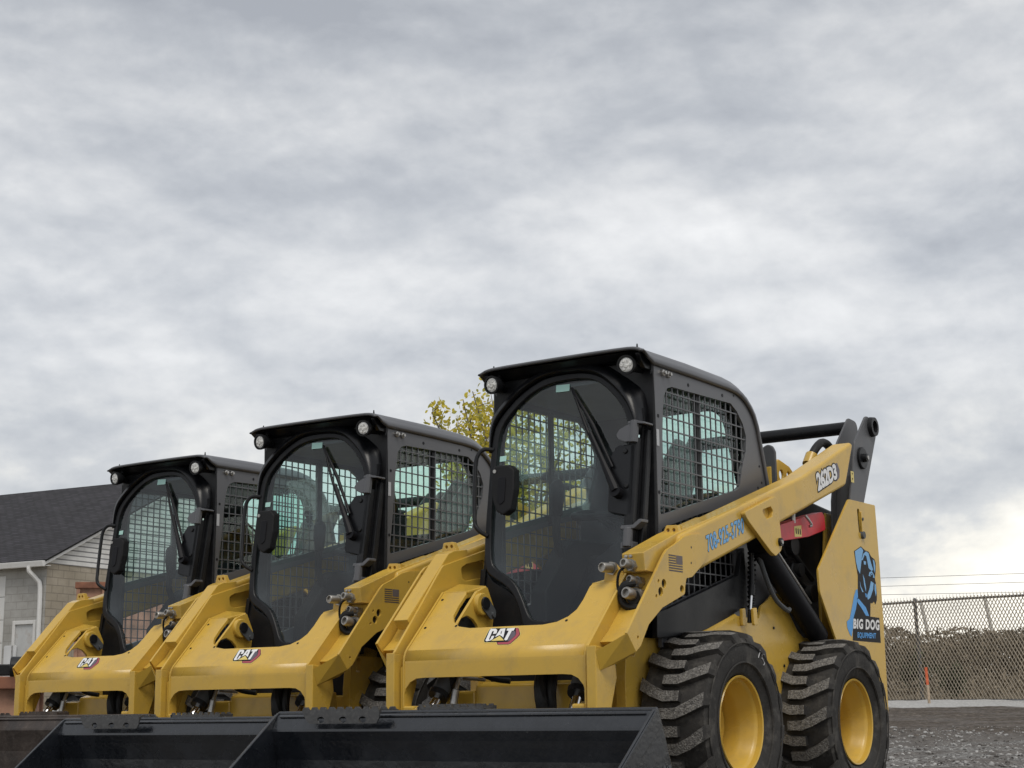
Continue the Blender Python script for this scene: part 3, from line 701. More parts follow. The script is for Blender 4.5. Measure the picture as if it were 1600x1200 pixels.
    bm = bmesh.new()
    merge(bm, plate(rounded([(-.05, 1.325), (-.565, 1.442), (-.700, 1.468), (-.727, 1.448), (-.733, 1.378), (-.521, 1.325), (-.30, 1.292), (-.05, 1.255)], 0.012, 3), .505, .560))
    sb = finish('safety_brace', bm, REDP, root, bevel=0.006)
    bm = bmesh.new()
    merge(bm, orient(flat([(-.345, 1.362), (-.43, 1.375), (-.43, 1.318), (-.345, 1.310)], lambda a, b: (a, .5612, b)), (0, 1, 0)), 0)
    for k in range(3):
        x = -.358 - k * .024
        merge(bm, orient(flat([(x, 1.352), (x - .012, 1.356), (x - .016, 1.326), (x - .004, 1.328)], lambda a, b: (a, .5618, b)), (0, 1, 0)), 1)
    finish('brace_sticker', bm, [YDEC, INK], sb)
    bm = bmesh.new()
    merge(bm, tube(bez([(-.455, .575, 1.425), (-.47, .588, 1.40), (-.49, .59, 1.378), (-.475, .585, 1.372)]), .007, 8), 0)
    finish('brace_bolt', tube([(-.36, .55, 1.38), (-.36, .55, 1.44)], .012, 8), STEEL, sb, smooth=True)
    finish('brace_clip', bm, STEEL, sb, smooth=True)

    # ---------- things standing between the cab and the rear links
    bm = bmesh.new()
    merge(bm, plate(rounded([(.345, 1.50), (.345, 1.765), (.358, 1.795), (.387, 1.808), (.416, 1.795), (.43, 1.765), (.43, 1.50)], .03, 4), -.46, -.445, 'yz'))
    finish('hose_guard', bm, LINK, root, bevel=0.006)
    bm = bmesh.new()
    merge(bm, plate(rounded([(-.46, 1.50), (-.47, 1.715), (-.50, 1.735), (-.63, 1.71), (-.72, 1.66), (-.74, 1.55)], 0.03, 4), .405, .420, holes=[circ(-.53, 1.655, .026, 14), circ(-.615, 1.662, .02, 12)]))
    merge(bm, box(-.50, -.44, .36, .404, 1.5, 1.69))
    finish('lifting_bracket', bm, YEL, root, bevel=0.004)
    bm = bmesh.new()
    merge(bm, tube(bez([(-.80, .44, 1.64), (-.83, .45, 1.765), (-.90, .46, 1.845), (-.99, .46, 1.880), (-1.08, .46, 1.855), (-1.13, .46, 1.76)]), .023, 12), 0)
    merge(bm, tube([(-.815, .445, 1.74), (-.850, .452, 1.795)], .034, 14), 1)
    finish('tower_hose', bm, [HOSE, YEL], root, smooth=True)

    # ---------- cab
    S = .165
    dx = lambda z, off=0.0: .87 + (1.8 - z) * S + off      # raked plane of the door
    def cabside(hole=True):
        out = [(0.815, 0.74), (0.815, 1.30), (0.812, 1.70), (0.817, 2.01), (0.55, 2.025), (0.07, 2.028), (-.025, 2.022), (-.115, 1.985), (-.168, 1.915), (-.198, 1.85), (-.226, 1.765), (-.278, 1.622), (-.33, 1.46), (-.36, 1.30), (-.36, .74)]
        win = [(.798, 1.318), (.770, 1.52), (.743, 1.80), (.726, 1.875), (.70, 1.908), (.655, 1.922), (.35, 1.930), (.063, 1.936), (-.001, 1.905), (-.060, 1.852), (-.092, 1.79), (-.080, 1.715), (-.034, 1.628), (.0, 1.535), (.04, 1.512), (.40, 1.42)]
        return out, rounded(win, 0.02, 3)
    out, win = cabside()
    bm = bmesh.new()
    lower_win = rounded([(.785, .912), (.785, 1.262), (.40, 1.365), (.10, 1.43), (.075, 1.41), (.075, 1.112), (.10, 1.10)], .02, 3)
    for s in (1, -1): merge(bm, side(plate(out, .424, .442, holes=[win, lower_win]), s))
    merge(bm, box(-.345, -.325, -.43, .43, .74, 1.36))                      # back wall below the rear window
    for s in (1, -1): merge(bm, side(plate([(-.22, 1.40), (-.33, 1.40), (-.33, 1.30), (-.19, 1.70), (-.12, 1.90), (-.09, 1.95), (-.06, 1.94)] and [(-.345, 1.36), (-.325, 1.36), (-.20, 1.74), (-.10, 1.95), (-.13, 1.95), (-.22, 1.74)], .37, .424), s))
    merge(bm, box(-.30, .80, -.424, .424, .60, .64))                         # floor
    cab = finish('cab', bm, CABP, root, bevel=0.006)
    for s in (1, -1):
        finish('door_jamb', side(plate([(.80, .78), (dx(.78, -.02), .78), (dx(1.80, -.02), 1.80), (.80, 1.80)], .3915, .404), s), BLK, cab)
    finish('rear_header', box(-.100, -.088, -.37, .37, 1.962, 2.045), BLK, cab)
    finish('headliner', box(-.05, .80, -.40, .40, 1.955, 1.972), mat('headliner_grey', (.16, .175, .19), .7, var=.1, vscale=6), cab)
    # front wall round the door, arch fairing
    D3 = lambda off: (lambda y, z: (dx(z, off), y, z))
    frame_out = chaikin([(.064, 2.010), (.162, 1.987), (.235, 1.940), (.328, 1.847), (.382, 1.748), (.391, 1.69), (.391, 1.2), (.391, .80), (.2, .80), (-.10, .80), (-.136, .84), (-.164, .922), (-.200, .985), (-.249, 1.031), (-.313, 1.065), (-.363, 1.099), (-.380, 1.151), (-.393, 1.30), (-.396, 1.62), (-.399, 1.742), (-.378, 1.820), (-.292, 1.911), (-.220, 1.963), (-.117, 2.010)], 2)
    glass_out = chaikin([(.066, 1.978), (.152, 1.960), (.216, 1.916), (.298, 1.832), (.346, 1.738), (.354, 1.66), (.354, 1.2), (.354, .858), (.2, .858), (-.068, .862), (-.101, .880), (-.120, .905), (-.156, .976), (-.198, 1.040), (-.254, 1.081), (-.319, 1.114), (-.345, 1.155), (-.361, 1.30), (-.364, 1.60), (-.366, 1.735), (-.339, 1.812), (-.261, 1.892), (-.174, 1.950), (-.069, 1.977)], 2)
    bm = bmesh.new()
    # lower front skirt
    merge(bm, plate([(-.43, .79), (.43, .79), (.43, 1.12), (.3905, 1.12), (.3905, .81), (-.10, .81), (-.15, .86), (-.20, .97), (-.27, 1.02), (-.35, 1.06), (-.40, 1.12), (-.43, 1.12)], 0, 1,
                    to3d=lambda a, b, t: (dx(b, -.05 + .02 * t), a, b)))
    # pillars and header
    n = len(frame_out)
    # pillar faces
    for s in (1, -1):
        merge(bm, side(plate([(.442, 1.13), (.442, 1.99), (.428, 2.02), (.18, 2.06), (.15, 2.0), (.27, 1.93), (.36, 1.81), (.385, 1.72), (.388, 1.13)], 0, 1,
                              to3d=lambda a, b, t: (.800 + .016 * t + max(0, (1.8 - b)) * .03, a, b)), s))
    finish('front_wall', bm, BLK, cab, bevel=0.01, seg=3)
    # arch fairing: concave hood from the door frame out to the visor
    bm = bmesh.new(); rings = []
    arch = [p for p in frame_out if p[1] > 1.45]
    # order: from the right hand post over the top to the left
    arch = sorted([p for p in frame_out if p[1] > 1.66], key=lambda p: -math.atan2(p[1] - 1.55, p[0]))
    prof = [(0.0, .020), (.012, .034), (.030, .030), (.042, .004), (.058, -.028), (.085, -.045)]
    for (o, f) in prof:
        ring = []
        for (y, z) in arch:
            nn = Vector((y * .55, max(0, z - 1.50) * 1.1)); l = nn.length or 1
            nn /= l
            k = min(1.0, max(.12, (z - 1.66) / .16))
            yy, zz = y + nn.x * o * k, z + nn.y * o * k
            yy = max(-.44, min(.44, yy))
            ring.append(bm.verts.new((dx(zz, f if f < .02 else .02 + (f - .02) * k), yy, zz)))
        rings.append(ring)
    for A, B in zip(rings, rings[1:]):
        for i in range(len(A) - 1): bm.faces.new((A[i], A[i + 1], B[i + 1], B[i]))
    bmesh.ops.recalc_face_normals(bm, faces=bm.faces); orient(bm, (1, 0, 0)) if False else None
    ar = finish('arch_fairing', bm, GLOSSB, cab, smooth=True, angle=60)
    so = ar.modifiers.new('thick', 'SOLIDIFY'); so.thickness = 0.006; so.offset = 0
    # bolts on the side wall
    for s in (1, -1):
        for (x, z) in ((.495, 1.957), (.151, 1.962), (.790, 1.768), (.800, 1.421)):
            finish('cab_bolt', side(cyl((x, .442, z), (x, .4435, z), .0085, n=12), s), INK, cab)
        for (x, z) in ((-.225, 1.66), (-.245, 1.58), (-.20, 1.55), (-.262, 1.52), (.03, 1.980)):
            finish('cab_bolt', side(cyl((x, .442, z), (x, .4435, z), .006, n=10), s), INK, cab)
        for x in (.745, .695):
            bm = lathe([(0, .016), (.012, .016), (.014, .012)], 6, 'y', (x, .442, 1.972))
            merge(bm, lathe([(.012, .009), (.024, .008), (.024, .001)], 12, 'y', (x, .442, 1.972)))
            finish('guard_nut', side(bm, s), STEEL, cab)
    # lower side box under the arm
    bm = bmesh.new()
    for s in (1, -1):
        merge(bm, side(plate(rounded([(.90, .775), (.895, .885), (.80, .905), (.58, .965), (.10, 1.10), (.055, 1.21), (.03, 1.24), (.02, .95), (.127, .925), (.36, .845), (.60, .80)], .012, 3), .4425, .468), s))
    finish('side_cover', bm, BLK, cab, bevel=0.006)
    # window guards: welded bar mesh
    def guard_bars(bm, poly, dxs, dz, y0, y1, w, x_first, z_first, slope=0.0):
        def spans(coord, val, f):
            pts = []
            for i in range(len(poly)):
                a, b = poly[i], poly[(i + 1) % len(poly)]
                fa, fb = f(a) - val, f(b) - val
                if (fa < 0) != (fb < 0):
                    t = fa / (fa - fb); pts.append(a[coord] + t * (b[coord] - a[coord]))
            pts.sort(); return list(zip(pts[::2], pts[1::2]))
        xs = [p[0] for p in poly]; zs = [p[1] for p in poly]
        x = x_first
        while x > min(xs):
            for a, b in spans(1, x, lambda p: p[0]):
                merge(bm, box(x - w / 2, x + w / 2, y0, y1, a - .004, b + .004))
            x -= dxs
        z = z_first
        while z > min(zs):
            for a, b in spans(0, z, lambda p: p[1]):
                merge(bm, box(a - .004, b + .004, y0 + .0015, y1 + .0015, z - w / 2, z + w / 2))
            z -= dz
    for s in (1, -1):
        bm = bmesh.new()
        guard_bars(bm, win, .0535, .0585, .430, .436, .0058, .748, 1.893)
        if s < 0: flip_y(bm)
        finish('window_guard', bm, CABP, cab)
        bm = bmesh.new()
        guard_bars(bm, lower_win, .0535, .0585, .428, .433, .0055, .748, 1.382)
        if s < 0: flip_y(bm)
        finish('lower_guard', bm, CABP, cab)
        bm = plate([(.80, 1.30), (.75, 1.93), (-.04, 1.945), (-.11, 1.80), (.02, 1.48)], .406, .411)
        if s < 0: flip_y(bm)
        sg = finish('side_window', bm, SGLASS, cab)
        bm = bmesh.new()
        merge(bm, box(.352, .385, .400, .420, 1.38, 1.94))
        if s < 0: flip_y(bm)
        finish('window_mullion', bm, BLK, sg, bevel=0.003)
    bm = plate([(-.36, 1.38), (.36, 1.38), (.36, 1.965), (-.36, 1.965)], 0, 1, to3d=lambda a, b, t: (-.335 + (b - 1.36) * .40 + .004 * t, a, b))
    finish('rear_window', bm, SGLASS, cab)
    hole_ = rounded([(-.25, 1.41), (.31, 1.41), (.31, 1.945), (-.25, 1.945)], .09, 5)
    finish('rear_window_frame', plate([(-.42, 1.35), (.42, 1.35), (.42, 1.99), (-.42, 1.99)], 0, 1, holes=[hole_], to3d=lambda a, b, t: (-.335 + (b - 1.36) * .40 + .008 + .012 * t, a, b)), BLK, cab)

    # roof: one pressed sheet lofted from visor to the back
    bm = bmesh.new()
    st = [(.935, 2.062, .40, .022, .99), (.925, 2.070, .60, .030, 1.0), (.88, 2.074, .80, .060, 1.0), (.83, 2.076, 1.0, .080, 1.0), (.44, 2.080, 1, .083, 1), (.10, 2.076, 1, .081, 1), (.01, 2.068, 1, .078, 1),
          (-.06, 2.054, 1, .078, 1), (-.12, 2.030, 1, .078, 1), (-.18, 1.990, 1, .076, 1), (-.225, 1.945, 1, .074, 1), (-.262, 1.88, 1, .072, 1), (-.285, 1.81, 1, .070, 1), (-.32, 1.70, 1, .068, 1), (-.355, 1.58, 1, .066, 1), (-.40, 1.42, 1, .062, 1)]
    sec = [(.452, 1.0), (.456, .80), (.452, .62), (.440, .48), (.432, .34), (.418, .16), (.398, .04), (.372, -.04), (.30, -.10), (.15, -.14), (0, -.15)]
    sec = sec + [(-y, d) for y, d in sec[::-1][1:]]
    rings = []
    for i, (x, z, fs, drop, wy) in enumerate(st):
        if i == 0: tx, tz = 1, 0
        else:
            j0, j1 = max(i - 1, 0), min(i + 1, len(st) - 1)
            v = Vector((st[j0][0] - st[j1][0], st[j0][1] - st[j1][1])).normalized(); tx, tz = v
        nx, nz = (-tz, tx) if tx > 0 else (tz, -tx)
        nx, nz = -tz, tx
        rings.append([bm.verts.new((x - nx * d * drop, y * wy, z - nz * d * drop)) for y, d in sec])
    for A, B in zip(rings, rings[1:]):
        for i in range(len(A) - 1):
            if B[i].co.x < -.15 and abs(A[i].co.y + A[i + 1].co.y) / 2 < .36: continue
            bm.faces.new((A[i], A[i + 1], B[i + 1], B[i]))
    bmesh.ops.recalc_face_normals(bm, faces=bm.faces)
    if sum(f.normal.z for f in bm.faces) < 0: bmesh.ops.reverse_faces(bm, faces=bm.faces)
    rf = finish('cab_roof', bm, CABP, cab, smooth=True, angle=40)
    so = rf.modifiers.new('thick', 'SOLIDIFY'); so.thickness = 0.012; so.offset = -1
    # dark visor underside and side cheeks
    bm = bmesh.new()
    for s in (1, -1):
        merge(bm, side(plate(rounded([(.925, 2.045), (.90, 2.005), (.87, 1.975), (.80, 1.975), (.80, 2.05)], .012, 3), .405, .428), s))
    merge(bm, plate([(.915, 2.052), (.86, 2.028), (.80, 2.02), (.80, 2.055)], -.404, .404))
    finish('visor', bm, GLOSSB, rf, bevel=0.006)
    for yy in (.395, -.395): finish('roof_stud', cyl((.88, yy, 2.072), (.88, yy, 2.090), .005, .003, n=8), BLK, rf)

    # work lights
    for s in (1, -1):
        bm = bmesh.new(); c = Vector((.942, .369 * s, 1.986)); d = Vector((.97, .10 * s, -.13)).normalized()
        merge(bm, tube([c - d * .075, c - d * .05, c - d * .012, c, c, c - d * .012], .04, 28, radii=[.022, .036, .044, .044, .036, .034]))
        merge(bm, cyl(c - d * .04, c - d * .04 + Vector((-.03, 0, .06)), .012, n=10))
        merge(bm, cyl(c - d * .035, c - d * .035 + Vector((-.10, .015 * s, -.012)), .03, .012, n=14))
        wl = finish('work_light', bm, BLK, cab, smooth=True, angle=35)
        bm = tube([c - d * .012, c - d * .006, c - d * .003], .034, 28, radii=[.034, .033, .026])
        merge(bm, tube([c - d * .003, c + d * .001], .012, 12), 0)
        u = d.cross(Vector((0, 0, 1))).normalized(); v = u.cross(d)
        for k in range(6):
            p = c + (u * math.cos(k * 1.047) + v * math.sin(k * 1.047)) * .0205
            merge(bm, tube([p - d * .006, p - d * .0002], .0075, 10, radii=[.008, .006]), 0)
        finish('lamp_lens', bm, LENS, wl, smooth=True, angle=35)

    # ---------- door
    bm = bmesh.new()
    merge(bm, plate(frame_out, 0, 1, holes=[glass_out], to3d=lambda a, b, t: (dx(b, -.016 + .030 * t), a, b)))
    door = finish('door', bm, BLK, root, bevel=0.007, seg=3)
    door.parent = root
    bm = sheet([(y * 1.01, z) for y, z in glass_out], [], D3(-.004)); orient(bm, (1, 0, 0))
    dg = finish('door_glass', bm, DGLASS, door)
    bm = sheet(chaikin([(-.066, 1.962), (.010, 1.959), (.011, 1.925), (-.064, 1.927)], 1) and [(-.066, 1.962), (.010, 1.959), (.011, 1.925), (-.064, 1.927)], [], D3(.0005)); orient(bm, (1, 0, 0))
    finish('window_sticker', bm, PALE, dg)
    finish('window_sticker', orient(sheet([(-.352, 1.648), (-.315, 1.648), (-.315, 1.622), (-.352, 1.622)], [], D3(.0005)), (1, 0, 0)), PALE, dg)
    bm = bmesh.new()                                                          # wiper
    w0 = Vector((dx(1.418, .045), .325, 1.418)); w1 = Vector((dx(1.935, .022), .030, 1.935))
    merge(bm, tube([w0, w0.lerp(w1, .25), w0.lerp(w1, .55)], .013, 8, radii=[.022, .015, .010]))
    a = w0.lerp(w1, .18); mid = w0.lerp(w1, .6)
    merge(bm, tube([a + Vector((-.014, .018, .02)), mid + Vector((-.012, .020, .008)), w1 + Vector((-.010, .0, 0))], .007, 8, radii=[.006, .010, .006]))
    merge(bm, tube([a + Vector((-.006, -.008, -.008)), mid + Vector((0, -.006, -.006)), w1 + Vector((-.012, -.002, 0))], .007, 8, radii=[.007, .008, .005]))
    merge(bm, tube([w0 + Vector((-.05, 0.0, -.015)), w0 + Vector((.012, 0, 0))], .026, 14))
    finish('wiper', bm, INK, door, smooth=True)
    bm = bmesh.new()                                                          # wiper motor bracket and post
    merge(bm, plate(rounded([(.27, 1.33), (.395, 1.30), (.395, 1.63), (.30, 1.63), (.265, 1.58)], .02, 4), 0, 1, to3d=lambda a, b, t: (dx(b, -.012 + .03 * t), a, b)))
    for (y, z) in ((.345, 1.60), (.335, 1.40), (.36, 1.44)):
        merge(bm, tube([(dx(z, .016), y, z), (dx(z, .026), y, z)], .012, 12))
    finish('wiper_bracket', bm, GLOSSB, door, bevel=0.004)
    bm = bmesh.new()
    merge(bm, plate([(.368, .86), (.403, .86), (.403, 1.66), (.368, 1.66)], 0, 1, to3d=lambda a, b, t: (dx(b, -.02 + .038 * t), a, b)))
    merge(bm, plate([(.404, .95), (.426, .95), (.426, 1.70), (.404, 1.70)], 0, 1, to3d=lambda a, b, t: (dx(b, -.075 + .038 * t), a, b)))
    finish('door_post', bm, BLK, door, bevel=0.005)
    # hinges
    bm = bmesh.new()
    merge(bm, plate(rounded([(.315, 1.655), (.30, 1.675), (.315, 1.70), (.36, 1.72), (.395, 1.715), (.395, 1.64), (.35, 1.64)], .012, 4), 0, 1, to3d=lambda a, b, t: (dx(b, .0 + .035 * t), a, b)))
    merge(bm, cyl((dx(1.64, .02), .385, 1.635), (dx(1.73, .02), .385, 1.735), .020, n=16))
    merge(bm, plate(rounded([(.355, 1.735), (.40, 1.735), (.44, 1.725), (.44, 1.715), (.40, 1.722), (.355, 1.722)], .003, 2), 0, 1, to3d=lambda a, b, t: (dx(b, -.05 + .08 * t), a, b)))
    finish('door_hinge', bm, CABP, door, bevel=0.003)
    bm = bmesh.new()
    merge(bm, cyl((dx(1.17, .02), .385, 1.165), (dx(1.25, .02), .385, 1.25), .022, n=16))
    merge(bm, plate(rounded([(.35, 1.262), (.41, 1.262), (.44, 1.285), (.455, 1.285), (.455, 1.272), (.42, 1.245), (.35, 1.245)], .004, 3), 0, 1, to3d=lambda a, b, t: (dx(b, -.03 + .06 * t), a, b)))
    merge(bm, plate(rounded([(.35, 1.16), (.41, 1.16), (.41, 1.19), (.35, 1.19)], .006, 3), 0, 1, to3d=lambda a, b, t: (dx(b, -.03 + .05 * t), a, b)))
    finish('door_hinge', bm, CABP, door, bevel=0.003)
    # white strip on the pillar
    bm = plate([(.4435, 1.705), (.4435, 1.63), (.445, 1.63), (.445, 1.705)], 0, 1, to3d=lambda a, b, t: (.812 - .022 * t, a, b))
    finish('pillar_sticker', bm, mat('grey_sticker', (0.45, 0.46, 0.48), 0.4), cab)
    # handle and grab bar
    bm = bmesh.new()
    merge(bm, plate(rounded([(-.346, 1.575), (-.335, 1.592), (-.255, 1.592), (-.222, 1.565), (-.214, 1.47), (-.224, 1.375), (-.262, 1.352), (-.300, 1.372), (-.326, 1.42), (-.343, 1.49)], .018, 4), 0, 1, to3d=lambda a, b, t: (dx(b, .010 + .055 * t), a, b)))
    hd = finish('door_handle', bm, VINYL, door, bevel=0.010, seg=3)
    bm = bmesh.new()
    merge(bm, plate(rounded([(-.305, 1.535), (-.262, 1.535), (-.258, 1.42), (-.280, 1.40), (-.300, 1.43)], .014, 4), 0, 1, to3d=lambda a, b, t: (dx(b, .063 + .006 * t), a, b)))
    finish('handle_paddle', bm, INK, hd, bevel=0.002)
    bm = tube([(dx(1.565, .06), -.328, 1.565), (dx(1.565, .069), -.328, 1.565)], .009, 14)
    finish('handle_lock', bm, STEEL, hd, smooth=True, angle=40)
    bm = tube(bez([(.90, -.385, 1.682), (.925, -.425, 1.684), (.945, -.446, 1.655), (.958, -.450, 1.590), (.990, -.434, 1.40), (1.004, -.415, 1.31), (.975, -.372, 1.268)], 6), .0105, 10)
    finish('grab_bar', bm, BLK, door, smooth=True)

    # ---------- inside of the cab
    bm = bmesh.new()
    merge(bm, plate(rounded([(-.20, 1.02), (-.22, 1.50), (-.18, 1.55), (-.14, 1.53), (-.10, 1.18), (.30, 1.16), (.34, 1.10), (.30, 1.02)], .05), -.235, .235))
    for s in (1, -1): merge(bm, side(plate(rounded([(-.18, 1.10), (-.18, 1.45), (-.10, 1.42), (-.04, 1.24), (.30, 1.22), (.30, 1.10)], .05), .20, .26), s))
    merge(bm, box(-.20, .28, -.22, .22, .64, 1.03))
    finish('operator_seat', bm, VINYL, cab, bevel=0.03, seg=3)
    for s in (1, -1):
        bm = bmesh.new()
        # arm rest with control pod
        merge(bm, side(plate(rounded([(.62, .90), (.62, 1.03), (.42, 1.26), (.36, 1.30), (-.10, 1.31), (-.10, 1.22), (.22, 1.18), (.40, .96), (.46, .66), (.62, .66)], .03), .285, .375), s))
        merge(bm, side(tube(bez([(.45, .30, 1.20), (.50, .30, 1.30), (.50, .295, 1.42)]), .02, 12, radii=None), s))
        merge(bm, side(tube([(.50, .295, 1.40), (.505, .29, 1.48), (.50, .29, 1.55), (.49, .29, 1.575)], .03, 14, radii=[.024, .035, .036, .018]), s))
        finish('control_console', bm, VINYL, cab, bevel=0.012, smooth=True, angle=40)
    bm = bmesh.new()
    merge(bm, tube(bez([(-.10, -.34, 1.40), (.10, -.34, 1.45), (.30, -.32, 1.42), (.36, -.20, 1.40), (.36, .20, 1.40), (.30, .32, 1.42), (.10, .34, 1.45), (-.10, .34, 1.40)]), .02, 10))
    finish('lap_bar', bm, INK, cab, smooth=True)
    bm = bmesh.new()  # added dark panel, its sloping edge imitates the diagonal reflection in the door glass
    merge(bm, plate(rounded([(.40, 1.05), (.40, 1.50), (.30, 1.40), (.10, 1.26), (-.02, 1.16), (.05, 1.05)] and [(.39, .70), (.39, 1.46), (.355, 1.46), (.10, 1.235), (-.02, 1.16), (.0, .70)], .02, 3), .60, .625, 'yz'))
    finish('dark_reflection_panel', bm, INK, cab, bevel=0.01)
    bm = bmesh.new()
    merge(bm, plate(rounded([(-.40, 1.42), (-.40, 1.46), (.40, 1.46), (.40, 1.42)], .005, 2), -.16, -.13, 'yz'))
    finish('seat_back_rail', bm, VINYL, cab, bevel=0.02, seg=3)

    # ---------- wheels
    hw = .1525
    def tyre_bm():
        bm = lathe([(-.105, .203), (-.125, .215), (-.146, .26), (-.152, .305), (-.148, .345), (-.138, .368), (-.10, .374), (0, .378), (.10, .374), (.138, .368), (.148, .345), (.152, .305), (.146, .262), (.140, .255), (.132, .225), (.125, .215), (.105, .203), (.09, .19)], 72, 'y')
        return bm
    def lug(sgn, th0):
        # centreline across the tread: (y, s) with s the arc length upwards at the front
        cl = [(-.040, 0.0), (.028, .000), (.085, .026), (.142, .064)]
        wd = [.021, .023, .026, .030]
        bm = bmesh.new(); bot, topv = [], []
        def pt(y, s, r):
            a = th0 + s / .40
            return (r * math.cos(a), y * sgn, r * math.sin(a))
        sec = []
        for (y, s), w in zip(cl, wd):
            rt = .4045 if y < .10 else .396
            if y > .13: rt = .391
            sec.append([pt(y, s - w * 1.15, .366), pt(y, s - w, rt), pt(y, s + w, rt), pt(y, s + w * 1.15, .366)])
        # shoulder end running down the sidewall
        y, s = cl[-1]; w = wd[-1]
        sec.append([pt(.152, s + .010 - w, .338), pt(.1545, s + .010 - w * .9, .352), pt(.1545, s + .010 + w * .9, .352), pt(.152, s + .010 + w, .338)])
        V = [[bm.verts.new(p) for p in q] for q in sec]
        for A, B in zip(V, V[1:]):
            for i in range(3): bm.faces.new((A[i], A[i + 1], B[i + 1], B[i]))
        bm.faces.new(V[0]); bm.faces.new(V[-1])
        bmesh.ops.recalc_face_normals(bm, faces=bm.faces)
        return bm
    tb = tyre_bm(); N_ = 17
    for k in range(N_):
        th = 2 * math.pi * k / N_
        merge(tb, lug(1, th), 1); merge(tb, lug(-1, th + math.pi / N_), 1)
    # lug flanks keep the darker rubber: only faces near the crown show wear
    for f in tb.faces:
        if f.material_index == 1:
            c = f.calc_center_median()
            if math.hypot(c.x, c.z) < .390: f.material_index = 0
    # raised sidewall rings
    merge(tb, lathe([(.1515, .352), (.1555, .349), (.1555, .346), (.151, .342)], 72, 'y'), 0)
    merge(tb, lathe([(.1500, .268), (.1535, .266), (.1535, .262), (.147, .258)], 72, 'y'), 0)
    rimp = [(.118, .206), (.127, .209), (.131, .206), (.128, .199), (.108, .197), (.101, .190), (.094, .185), (.060, .181), (.045, .171), (.020, .167), (-.030, .161), (-.055, .155), (-.066, .145), (-.070, .13), (-.070, .10), (-.060, .085), (-.055, .001)]
    def rim_bm():
        bm = lathe(rimp, 64, 'y')
        merge(bm, lathe([(-.10, .205), (-.12, .21), (-.12, .19), (-.06, .16)], 48, 'y'))
        return bm
    def hub_bm():
        bm = lathe([(-.058, .075), (-.02, .072), (-.012, .06), (-.012, .001)], 28, 'y')
        for k in range(8):
            a = 2 * math.pi * k / 8
            merge(bm, lathe([(-.062, .014), (-.046, .014), (-.044, .009), (-.044, .001)], 6, 'y', (.105 * math.cos(a), 0, .105 * math.sin(a))))
        return bm
    tyre0 = rim0 = hub0 = None
    for i, (x, s) in enumerate(((.6245, 1), (-.6245, 1), (.6245, -1), (-.6245, -1))):
        if rim0 is None:
            w = finish('wheel', rim_bm(), YEL, root, smooth=True, angle=30)
            t = finish('tyre', tb, [RUB, LUGM], w, smooth=True, angle=28)
            h = finish('hub', hub_bm(), YEL, w, smooth=True, angle=35)
            rim0, tyre0, hub0 = w, t, h
        else:
            w = rim0.copy(); COL.objects.link(w); w.parent = root
            t = tyre0.copy(); COL.objects.link(t); t.parent = w
            h = hub0.copy(); COL.objects.link(h); h.parent = w
        w.location = (x, .5785 * s, .408); w.scale = (1, 1.09, 1)
        w.rotation_euler = (0, R(-7 + 9 * i), 0 if s > 0 else math.pi)
    # chalk mark on the near front tyre
    bm = bmesh.new()
    for pts in ([(-.080, .338), (-.112, .332), (-.098, .300)], [(-.150, .322), (-.130, .318), (-.132, .302), (-.150, .296), (-.160, .284), (-.150, .274)]):
        merge(bm, tube([(a, .1525 if b > .30 else .151, b) for a, b in pts], .0022, 5))
    finish('chalk_mark', bm, CHALK, rim0)

    # ---------- bucket
    prof = [(1.752, .476), (1.775, .460), (1.830, .405), (1.842, .385), (1.835, .35), (1.79, .25), (1.775, .16), (1.79, .08), (1.85, .035), (1.93, .022), (2.30, .012)]
    prof = [(1.757, .470), (1.7665, .464), (1.800, .408), (1.802, .398), (1.790, .360), (1.770, .28), (1.765, .18), (1.785, .09), (1.84, .04), (1.93, .024), (2.32, .014)]
    bm = bmesh.new(); th = .014
    t = bmesh.new(); W = .925
    a = [(t.verts.new((x, -W, z)), t.verts.new((x, W, z))) for x, z in prof]
    for p, q in zip(a, a[1:]): t.faces.new((p[0], p[1], q[1], q[0]))
    bmesh.ops.recalc_face_normals(t, faces=t.faces); orient(t, (1, 0, .4))
    r = bmesh.ops.extrude_face_region(t, geom=list(t.faces))
    for v in [g for g in r['geom'] if isinstance(g, bmesh.types.BMVert)]: v.co.x -= th * .8; v.co.z -= th * .7
    bmesh.ops.recalc_face_normals(t, faces=t.faces)
    merge(bm, t)
    merge(bm, tube([(1.745, -W - .01, .472), (1.745, W + .01, .472)], .011, 10))      # rolled top lip
    merge(bm, box(1.765, 1.778, -W + .02, W - .02, .455, .462))
    for s in (1, -1):
        sp = [(1.735, .478), (1.760, .476), (2.015, .274), (2.30, .05), (2.30, .010), (1.85, .010), (1.72, .08), (1.655, .22), (1.645, .27), (1.70, .40)]
        merge(bm, side(plate(rounded(sp, [.006, .006, .02, .02, .01, .05, .05, .05, .05, .02], 4), W, W + .012), s))
        st_ = [(1.762, .472), (2.30, .048), (2.26, .012), (1.722, .418)]
        merge(bm, side(plate(rounded(st_, .006, 2), W + .0125, W + .019), s))
    bm2 = bm
    bk = finish('bucket', bm2, BUCK, root, bevel=0.003)
    # cast mark on the side
    bm = text_quad('CAT', [(1.722, W + .0135, .272), (1.655, W + .0135, .272), (1.640, W + .0135, .225), (1.707, W + .0135, .225)], .05, .9)
    orient(bm, (0, 1, 0)); finish('bucket_mark', bm, GREYP, bk)
    # serrated steps
    def teeth(y0, y1, x, z, n, h):
        pts = [(y0, z)]
        for k in range(n):
            w = (y1 - y0) / n; b = y0 + k * w
            pts += [(b + w * .15, z + h), (b + w * .62, z + h), (b + w * .78, z + .002), (b + w, z)]
        pts += [(y1, z - .014), (y0, z - .014)]
        return pts
    bm = bmesh.new()
